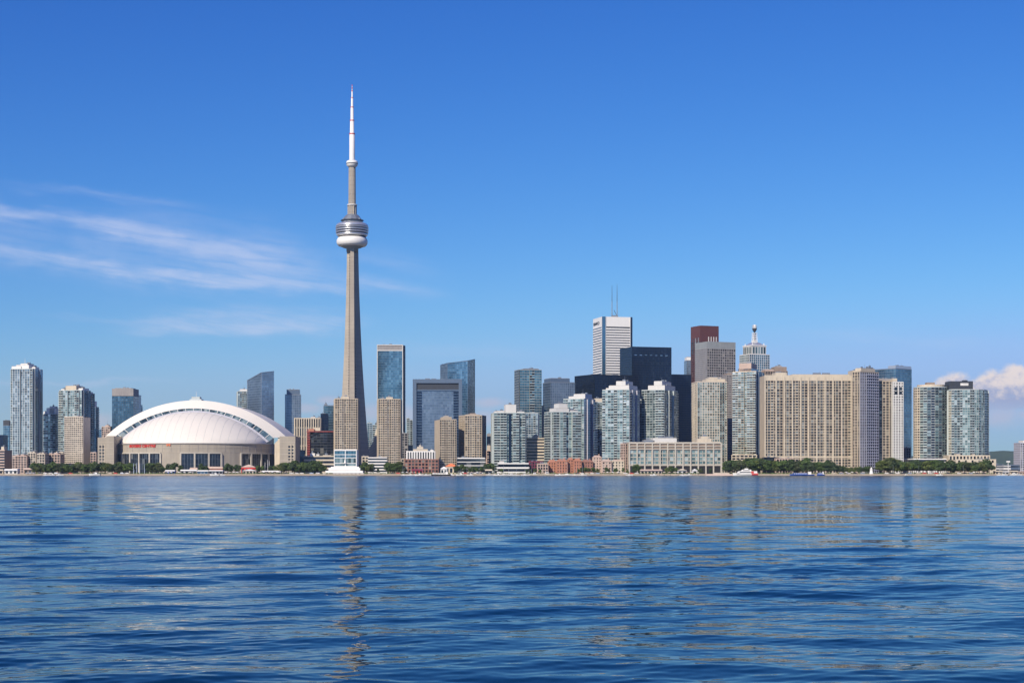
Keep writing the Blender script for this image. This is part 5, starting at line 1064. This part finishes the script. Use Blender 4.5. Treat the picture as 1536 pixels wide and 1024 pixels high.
def motor_boat(px, label, L=9, Y=1986, mat='white', d=1, group='small boats moored along the quay', name='motor_boat'):
    x = X(px, Y); r = thing(name, label, 'boat', (x, Y, 0)); r['group'] = group
    h = MB(); hull(h, x, Y, -.3, L, L*.3, L*.17, mat, d=d); h.build('hull', r)
    c = MB(); p = [(x-d*L*.22, Y-L*.1), (x+d*L*.12, Y-L*.1), (x+d*L*.12, Y+L*.1), (x-d*L*.22, Y+L*.1)]; p = p if d > 0 else p[::-1]
    t = [(x-d*L*.2, Y-L*.085), (x+d*L*.04, Y-L*.085), (x+d*L*.04, Y+L*.085), (x-d*L*.2, Y+L*.085)]; t = t if d > 0 else t[::-1]
    c.hexa(p, L*.14-.3, L*.30-.3, 'white', t); cb = c.build('cabin', r); w = MB(); w.box(x-L*.17, x+L*.07, Y-L*.104, Y-L*.094, L*.2-.3, L*.25-.3, 'g_dark'); w.build('window', cb)
    m = MB(); m.tube((x-d*L*.1, Y, L*.3-.3), (x-d*L*.12, Y, L*.5), .06, .03, 'white'); m.build('mast', r)
def sail_boat(px, label, L=9, Y=1984):
    x = X(px, Y); r = thing('sailing_boat', label, 'boat', (x, Y, 0), 'sailing boats with bare masts at the quay')
    h = MB(); hull(h, x, Y, -.3, L, L*.28, L*.15, 'white'); h.build('hull', r); c = MB(); c.box(x-L*.2, x+L*.1, Y-L*.07, Y+L*.07, L*.12-.3, L*.2-.3, 'white'); c.build('cabin', r)
    m = MB(); m.tube((x, Y, L*.1), (x, Y, L*1.25), .10, .06, 'silver'); m.tube((x, Y, L*.3), (x-L*.4, Y, L*.28), .09, .07, 'white'); m.build('mast', r)
def ship():
    Y = 1984; x = X(1118, Y); r = thing('motor_ship', 'white passenger ship with red stern moored before the tree belt', 'ship', (x, Y, 0)); s = Y/FPX
    h = MB(); hull(h, x, Y, -.4, 38*s, 8, 3.0, 'white', 16, -1); h.build('hull', r)
    rs = MB(); rs.box(x+9*s, x+18.6*s, Y-3.95, Y+3.9, .9, 2.9, 'red'); rs.box(x+8*s, x+12*s, Y-3.8, Y+3.8, 3.0, 5.2, 'red'); rs.build('red_panel', r)
    d1 = MB(); d1.hexa([(x-13*s, Y-3.5), (x+17.5*s, Y-3.5), (x+17.5*s, Y+3.5), (x-13*s, Y+3.5)], 2.7, 5.4, 'white', [(x-10*s, Y-3.3), (x+17*s, Y-3.3), (x+17*s, Y+3.3), (x-10*s, Y+3.3)]); dk = d1.build('lower_deck', r)
    w1 = MB(); w1.box(x-9*s, x+7.5*s, Y-3.62, Y-3.45, 3.7, 4.6, 'g_dark'); w1.build('window_band', dk)
    d2 = MB(); d2.hexa([(x-7*s, Y-2.8), (x+9*s, Y-2.8), (x+9*s, Y+2.8), (x-7*s, Y+2.8)], 5.42, 7.3, 'white', [(x-4*s, Y-2.6), (x+8*s, Y-2.6), (x+8*s, Y+2.6), (x-4*s, Y+2.6)]); u = d2.build('upper_deck', r)
    w2 = MB(); w2.box(x-4*s, x+6*s, Y-2.92, Y-2.7, 5.9, 6.6, 'g_dark'); w2.build('window_band', u); d3 = MB(); d3.box(x-1*s, x+4*s, Y-1.6, Y+1.6, 7.32, 8.6, 'white'); d3.tube((x+2*s, Y, 8.6), (x+2*s, Y, 11), .1, .05, 'white'); d3.build('bridge', r)
ship()
def barge(px, L, label, mat, Y=1985):
    x = X(px, Y); r = thing('barge', label, 'boat', (x, Y, 0)); h = MB(); hull(h, x, Y, -.4, L, 6, 1.9, mat, 12, -1); h.build('hull', r)
    d = MB(); d.box(x-L*.36, x+L*.2, Y-2.2, Y+2.2, 1.5, 3.2, 'white' if mat != 'blue_paint' else 'blue_paint'); d.box(x+L*.24, x+L*.36, Y-1.8, Y+1.8, 1.5, 4.6, 'white'); cb = d.build('deckhouse', r)
    w = MB()
    for k in range(7): w.box(x-L*.33+k*L*.075, x-L*.33+k*L*.075+L*.04, Y-2.3, Y-2.21, 2.0, 2.8, 'g_dark' if mat != 'blue_paint' else 'white')
    w.build('window_band', cb)
barge(1203, 30, 'blue barge with white-dotted deckhouse below the wide tan block', 'blue_paint'); barge(1231, 9, 'small dark blue workboat just right of the blue barge', 'blue_paint'); barge(661, 24, 'long dark-hulled tour boat with pale deck before the red-brick building', 'black')
# floating pier with pale deck, left of the ship
rt = thing('floating_pier', 'long pale floating pier just left of the white passenger ship', 'pier', (X(1079, 1985), 1985, 0)); pm = MB(); pm.hexa([(X(1058, 1985), 1982), (X(1100, 1985), 1982), (X(1100, 1985), 1990), (X(1058, 1985), 1990)], -.5, 2.0, 'pink', [(X(1060, 1985), 1984), (X(1098, 1985), 1984), (X(1098, 1985), 1989), (X(1060, 1985), 1989)]); pm.build('pontoon', rt)
pm = MB(); pm.box(X(1071, 1985), X(1094, 1985), 1985, 1989, 2.01, 3.6, 'beige_pale'); pm.build('canopy', rt)
mb_spots = [(69, 7, 'left of the dark jetty hut before the left tree belt'), (78, 8, 'second from the left before the left tree belt'), (90, 9, 'before the left tree belt, close left of the dark hut'), (142, 14, 'long and low, moored before the stadium left corner'), (322, 11, 'beside the glass pier pavilion before the stadium'), (333, 8, 'right of the glass pier pavilion'),
    (628, 10, 'before the left part of the red-brick building'), (640, 8, 'before the right part of the red-brick building'), (652, 12, 'left of the white gabled boathouse'), (676, 9, 'under the orange awning'), (690, 10, 'before the six-sided tower podium'), (705, 8, 'below the dark podium trees'), (735, 10, 'in the gap between tan tower and glass condo'), (746, 9, 'under the left corner of the leftmost central condo'),
    (758, 8, 'before the white banded podium, left end'), (768, 10, 'before the white banded podium, middle'), (803, 13, 'large cream one before the cream banded block'), (822, 15, 'large cream one at the left end of the terracotta row'), (838, 9, 'before the terracotta row'), (852, 8, 'before the terracotta gable'), (980, 8, 'before the framed block, left third'), (1032, 9, 'before the framed block, right third'), (1360, 8, 'below the cream tower park'), (1409, 8, 'below the rounded condo park'), (1506, 9, 'at the far right beyond the sandy podium'), (1522, 12, 'second at the far right edge')]
for i, (px, L, wh) in enumerate(mb_spots): motor_boat(px, 'small white motor boat '+wh if 'cream' not in wh else 'motor boat, '+wh, L, 1984+random.uniform(-1, 3), random.choice(['white', 'white', 'white_conc']) if 'cream' not in wh else 'beige_light', random.choice([1, -1]))
for px, wh in [(755.5, 'by the left end of the white banded podium'), (787.5, 'by the right end of the white banded podium'), (851, 'before the broad terracotta house'), (616, 'before the left end of the red-brick building'), (874, 'before the right of the terracotta row')]: sail_boat(px, 'sailing boat with bare mast '+wh, 10 if px != 851 else 13)
# small white lighthouse-like beacon and its shed by the right trees
rt = thing('beacon', 'small white beacon tower on the shore left of the cream tower park', 'beacon', (X(1307, 2000), 2000, GZ)); bm = MB(); bm.lathe([(2.4, GZ), (1.5, GZ+5.2), (2.0, GZ+5.3), (2.0, GZ+5.8), (1.1, GZ+5.9), (1.0, GZ+7.4), (.2, GZ+8.4)], X(1307, 2000), 2000, 'white', 12); bm.build('wall', rt)

# ------------------------------------------------------------------ sheds, awnings, pavilions and promenade things
def shed(name, label, xa, xb, ytop, Y, mat, roofmat, cat='pavilion', d=9, win='g_dark', gable=False):
    r = thing(name, label, cat, (X((xa+xb)/2, Y), Y, GZ)); x0, x1 = X(xa, Y), X(xb, Y); zt = Z(ytop, Y); hh = zt-GZ
    w = MB(); w.box(x0, x1, Y, Y+d, GZ-.3, GZ+hh*.72, mat); w.build('wall', r); rf = MB(); o_ = .7
    if gable: rf.hexa([(x0-o_, Y-o_), (x1+o_, Y-o_), (x1+o_, Y+d), (x0-o_, Y+d)], GZ+hh*.72+.01, zt, roofmat, [(x0+(x1-x0)*.45, Y+d*.3), (x0+(x1-x0)*.55, Y+d*.3), (x0+(x1-x0)*.55, Y+d*.6), (x0+(x1-x0)*.45, Y+d*.6)])
    else: rf.hexa([(x0-o_, Y-o_-.6), (x1+o_, Y-o_-.6), (x1+o_, Y+d), (x0-o_, Y+d)], GZ+hh*.72+.01, zt, roofmat, [(x0+.2, Y+.3), (x1-.2, Y+.3), (x1-.2, Y+d-1), (x0+.2, Y+d-1)])
    rf.build('roof', r); n = max(1, round((x1-x0)/4.5))
    for k in range(n):
        g_ = MB(); u = (x1-x0)/n; g_.box(x0+k*u+u*.18, x0+(k+1)*u-u*.18, Y-.08, Y+.02, GZ+hh*.14, GZ+hh*.56, win); g_.build('window', r)
    return r
shed('boathouse', 'long white boathouse at the far left shore', 7, 26, 703, 2015, 'white', 'white', 'boathouse', 10); shed('boathouse', 'small white hut with brown-pink roof left of the tree belt', 36, 48, 701.5, 2022, 'brown_conc', 'pink', 'boathouse'); shed('boathouse', 'cream hut at the very left edge of the shore', -8, 4.5, 703.5, 2020, 'beige_light', 'beige_light', 'boathouse')
shed('boathouse', 'low white shed under the brown-pink roofed hut', 39, 51, 708.4, 2006, 'white', 'white', 'boathouse', 5); shed('jetty_hut', 'dark low hut on the jetty before the left tree belt', 91, 99, 708.8, 2006, 'brown_conc', 'dark_metal', 'hut', 5)
shed('pavilion', 'white curved-roof café with blue sign wall right of the shore flagpoles', 248, 262, 704.6, 2016, 'blue_paint', 'white'); shed('pavilion', 'long white-roofed pavilion left of the glass pier pavilion', 271, 295, 704, 2020, 'grey_conc', 'white'); shed('pavilion', 'glass pier pavilion with white flat roof before the stadium', 296, 312, 704.8, 2008, 'grey_metal', 'white', win='g_blue'); shed('pavilion', 'second glass pier pavilion with white flat roof, darker, on the right', 313, 334, 704.5, 2008, 'grey_metal', 'white_conc')
shed('market_tent', 'long orange-striped tent behind the glass pier pavilions', 309, 334, 699.5, 2034, 'orange', 'pink', 'tent'); shed('market_tent', 'small pink tent left of the orange-striped tent', 285, 296, 701, 2034, 'beige_light', 'pink', 'tent'); shed('market_tent', 'red and white festival tent before the stadium third window group', 362, 383, 696.5, 2028, 'red', 'pink', 'tent', gable=True); shed('market_tent', 'white peaked tent in front of the red festival tent', 364, 384, 703.5, 2018, 'beige_pale', 'white', 'tent', gable=True)
shed('kiosk', 'cream kiosk row right of the red festival tent', 393, 418, 705.5, 2018, 'pink', 'white', 'kiosk'); shed('kiosk', 'grey kiosk left of the tree belt near the stadium corner', 415, 421, 706.5, 2014, 'grey_conc', 'white', 'kiosk')
shed('boathouse', 'white gabled boathouse right of the red-brick building', 661, 670.5, 699.5, 2022, 'white', 'white', 'boathouse', gable=True); shed('awning_hut', 'hut with bright orange peaked awning below the tan block', 668, 685.5, 694.8, 2040, 'beige_light', 'orange', 'hut', 8, gable=True)
shed('pavilion', 'small round-roofed white pavilion before the gap of trees', 728, 738, 703.5, 2014, 'dark_metal', 'beige_light'); shed('awning_hut', 'low quay restaurant with red awning before the framed block', 961, 993, 703.6, 2016, 'beige_pale', 'pink', 'restaurant'); shed('market_tent', 'white domed tent near the right end of the framed block', 1039, 1046, 703, 2016, 'white', 'white', 'tent', gable=True); shed('market_tent', 'grey-green tent right of centre before the framed block', 1017, 1030, 702.8, 2018, 'copper_grey', 'beige_light', 'tent', gable=True); shed('awning_hut', 'red-trimmed ground shop at the foot of the brick building', 618, 634, 703.2, 2046, 'red', 'crimson', 'shop', 6)
for i, (px, m) in enumerate([(1498, 'beige_light'), (1508, 'white_conc'), (1521, 'beige_light'), (1534, 'pink')]): shed('harbour_hut', ['sandy rock-coloured hut nearest the podium at the far right', 'pale hut below the tall light mast', 'low tan hut right of the tall light mast', 'pink hut cut by the right picture edge'][i], px-5, px+5.5, 705.5+(i % 2), 2030, m, m, 'hut')
def pole(px, y0, y1, Y, label, name='flagpole', cat='flagpole', r=.22, group='tall poles on the shore', mat='silver', head=None):
    x = X(px, Y); o = thing(name, label, cat, (x, Y, GZ)); o['group'] = group; m = MB(); m.tube((x, Y, GZ), (x, Y, Z(y1, Y)), r, r*.6, mat); m.build('pole', o)
    b = MB(); b.lathe([(r*2.2, GZ), (r*2.0, GZ+.5), (r, GZ+.7)], x, Y, 'grey_conc', 10); b.build('base', o)
    if head == 'lamp': h = MB(); h.box(x-2.2, x+2.2, Y-.5, Y+.5, Z(y1, Y), Z(y1, Y)+1.6, 'white'); h.build('lamp_head', o)
    else: h = MB(); h.lathe([(.1, Z(y1, Y)), (.35, Z(y1, Y)+.3), (.1, Z(y1, Y)+.6)], x, Y, mat, 8); h.build('finial', o)
for i, px in enumerate((200.5, 205, 209.5, 216.7)): pole(px, 711, (695, 694.5, 695, 697)[i], 2012, '%s grey pole from the left in the shore group before the stadium' % ORD[i], r=.42)
for i, (px, yt) in enumerate([(397.5, 694), (401.5, 690), (404, 692)]): pole(px, 711, yt, 2030, '%s white pole from the left before the stadium right windows' % ORD[i], mat='white', r=.3)
pole(1512.3, 711, 693, 2040, 'tall white light mast with broad head at the far right', 'light_mast', 'light mast', .45, 'light masts', 'white', 'lamp')
for i, px in enumerate([560, 575, 604, 700, 755.6, 842, 866, 905, 1340, 1378, 1445]): pole(px, 711, 698.5, 2006, '%s thin street lamp counted from the left along the central and right quay' % ORD[i], 'street_lamp', 'street lamp', .13, 'street lamps along the quay', 'grey_metal', None)
# parked cars and vans glinting under the trees
CARC = ['white', 'white', 'silver', 'white_conc', 'red', 'dark_metal', 'beige_light']
CARN = {'white': 'white', 'silver': 'silver', 'white_conc': 'off-white', 'red': 'red', 'dark_metal': 'dark', 'beige_light': 'cream'}
def car_meshes(mat):
    b = MB(); b.hexa([(-2.2, -.9), (2.2, -.9), (2.2, .9), (-2.2, .9)], .35, .95, mat, [(-2.1, -.85), (2.15, -.85), (2.15, .85), (-2.1, .85)])
    b.hexa([(-1.5, -.84), (1.1, -.84), (1.1, .84), (-1.5, .84)], .951, 1.5, mat, [(-1.1, -.68), (.5, -.68), (.5, .68), (-1.1, .68)])
    w = MB(); w.hexa([(-1.3, -.86), (.85, -.86), (.85, -.80), (-1.3, -.80)], 1.0, 1.4, 'g_dark', [(-1.05, -.75), (.5, -.75), (.5, -.70), (-1.05, -.70)])
    h = MB(); h.tube((0, -.12, .33), (0, .12, .33), .33, .33, 'rubber', 10); return b.mesh('body'), w.mesh('side_window'), h.mesh('wheel')
CM = {m: car_meshes(m) for m in set(CARC)}
def car(px, Y, label):
    m = label[1]; o = thing('parked_car', label[0], 'car', (X(px, Y), Y, GZ+.02), 'cars parked along the waterfront'); o.scale = (1.15, 1.15, 1.3); o.rotation_euler = (0, 0, random.choice([0, math.pi])+random.uniform(-.1, .1)*0)
    if o.rotation_euler.z > 1: o.rotation_euler.z = 0
    b, w, h = CM[m]
    for nm, me, loc in [('body', b, (0, 0, 0)), ('side_window', w, (0, 0, 0))]+[('wheel', h, (x, y, 0)) for x in (-1.35, 1.35) for y in (-.8, .8)]:
        c = bpy.data.objects.new(nm, me); C.objects.link(c); c.parent = o; c.location = loc
zones = [(57, 110, 7, 'below the left tree belt'), (160, 196, 4, 'before the stadium left corner'), (425, 480, 7, 'below the belt left of the terminal'), (585, 600, 2, 'before the second tan condo'), (693, 727, 4, 'before the dark podium'), (862, 900, 5, 'right of the terracotta row'), (925, 960, 4, 'before the cream-yellow house'), (1245, 1300, 5, 'under the wide block end wing'), (1325, 1368, 5, 'below the cream tower'), (1372, 1428, 6, 'below the rounded condo'), (1434, 1480, 5, 'before the sandy podium')]
for (a, b, n, wh) in zones:
    for i in range(n):
        m = random.choice(CARC); car(a+(b-a)*(i+.5)/n+random.uniform(-1, 1), 2008.5+random.uniform(0, 1.5), ('%s parked car, %s from the left %s' % (CARN[m], ORD[i], wh), m))
# more masts, posts and parasols along the water
def post(px, label):
    Y = 1991+random.uniform(-1, 1); x = X(px, Y); o = thing('mooring_post', label, 'post', (x, Y, 0), 'wooden mooring posts standing in the water'); m = MB(); m.tube((x, Y, -1.5), (x, Y, random.uniform(1.6, 2.8)), .28, .24, 'bark', 7); m.build('pile', o); c = MB(); c.lathe([(.32, 1.3), (.32, 1.5)], x, Y, 'white', 8); c.build('ring', o)
for (a, b, n, wh) in [(64, 104, 8, 'by the dark jetty hut'), (296, 334, 8, 'at the glass pier pavilions'), (600, 680, 12, 'before the red-brick building'), (735, 860, 16, 'between the leftmost central condo and the terracotta row'), (965, 1050, 9, 'before the framed block'), (1490, 1532, 6, 'at the far right')]:
    for i in range(n): post(a+(b-a)*(i+random.uniform(.2, .8))/n, '%s mooring post from the left, %s' % (ORD[i], wh))
for px, wh in [(606, 'left of the brick building jetty'), (634, 'before the middle of the brick building'), (742, 'at the gap beside the leftmost central condo'), (763, 'before the middle of the white podium'), (775, 'right of the white podium middle'), (797, 'before the cream banded block'), (830, 'at the left of the terracotta row'), (862, 'before the terracotta gable houses'), (944, 'left of the framed block'), (1024, 'before the grey-green tent'), (1500, 'nearest the sandy podium at the far right'), (1528, 'at the right picture edge')]: sail_boat(px, 'small sailing boat '+wh, random.uniform(6.5, 9.5), 1985+random.uniform(-1, 4))
def parasol(px, label):
    Y = 2006.5+random.uniform(0, 2); x = X(px, Y); o = thing('parasol', label, 'parasol', (x, Y, GZ), 'pale parasols and awnings on the promenade'); m = MB(); m.tube((x, Y, GZ), (x, Y, GZ+2.6), .06, .06, 'grey_metal', 5); m.build('pole', o); c = MB(); c.lathe([(1.9, GZ+2.1), (1.85, GZ+2.2), (.1, GZ+3.0)], x, Y, random.choice(['white', 'beige_light', 'white', 'pink']), 8); c.build('canopy', o)
for (a, b, n, wh) in [(245, 290, 5, 'left of the glass pier pavilions'), (336, 360, 4, 'left of the red festival tent'), (385, 420, 5, 'by the cream kiosk row'), (600, 625, 4, 'before the brick end wing'), (690, 726, 5, 'before the dark podium'), (900, 930, 4, 'before the salmon and cream houses'), (994, 1040, 7, 'right of the quay restaurant'), (1255, 1300, 5, 'under the wide block end wing'), (1440, 1484, 5, 'before the sandy podium')]:
    for i in range(n): parasol(a+(b-a)*(i+random.uniform(.25, .75))/n, '%s parasol from the left, %s' % (ORD[i], wh))
# beach of low shrubs on the bank
random.seed(9); sb = MB()
for i in range(5200):
    px = random.choice([random.uniform(40, 500), random.uniform(545, 1050), random.uniform(1085, 1490)]); Y = random.uniform(2011, 2018); x = X(px, Y); r = random.uniform(.3, .8); a = random.uniform(0, 6.28); z = GZ+random.uniform(.1, 1.5)
    sb.face([(x+r*math.cos(a), Y+r*math.sin(a), z), (x, Y, z+r), (x-r*math.cos(a), Y-r*math.sin(a), z), (x, Y-.3, z-r)], 'leaf')
tag(sb.build('shrubs'), kind='stuff')

# ------------------------------------------------------------------ haze over the lake and city
hm = bpy.data.materials.new('haze'); hm.use_nodes = True; T = NT(hm.node_tree); T.n.clear()
pv = T.new('ShaderNodeVolumePrincipled'); oo = T.new('ShaderNodeOutputMaterial'); T.l.new(pv.outputs[0], oo.inputs[1])
pv.inputs['Color'].default_value = (0.62, 0.78, 1.0, 1); pv.inputs['Density'].default_value = HAZE_D; pv.inputs['Anisotropy'].default_value = 0.2
MATS['haze'] = hm
hz = MB(); hz.box(-13000, 13000, -7000, 13400, -3, 620, 'haze'); tag(hz.build('haze'), kind='stuff')
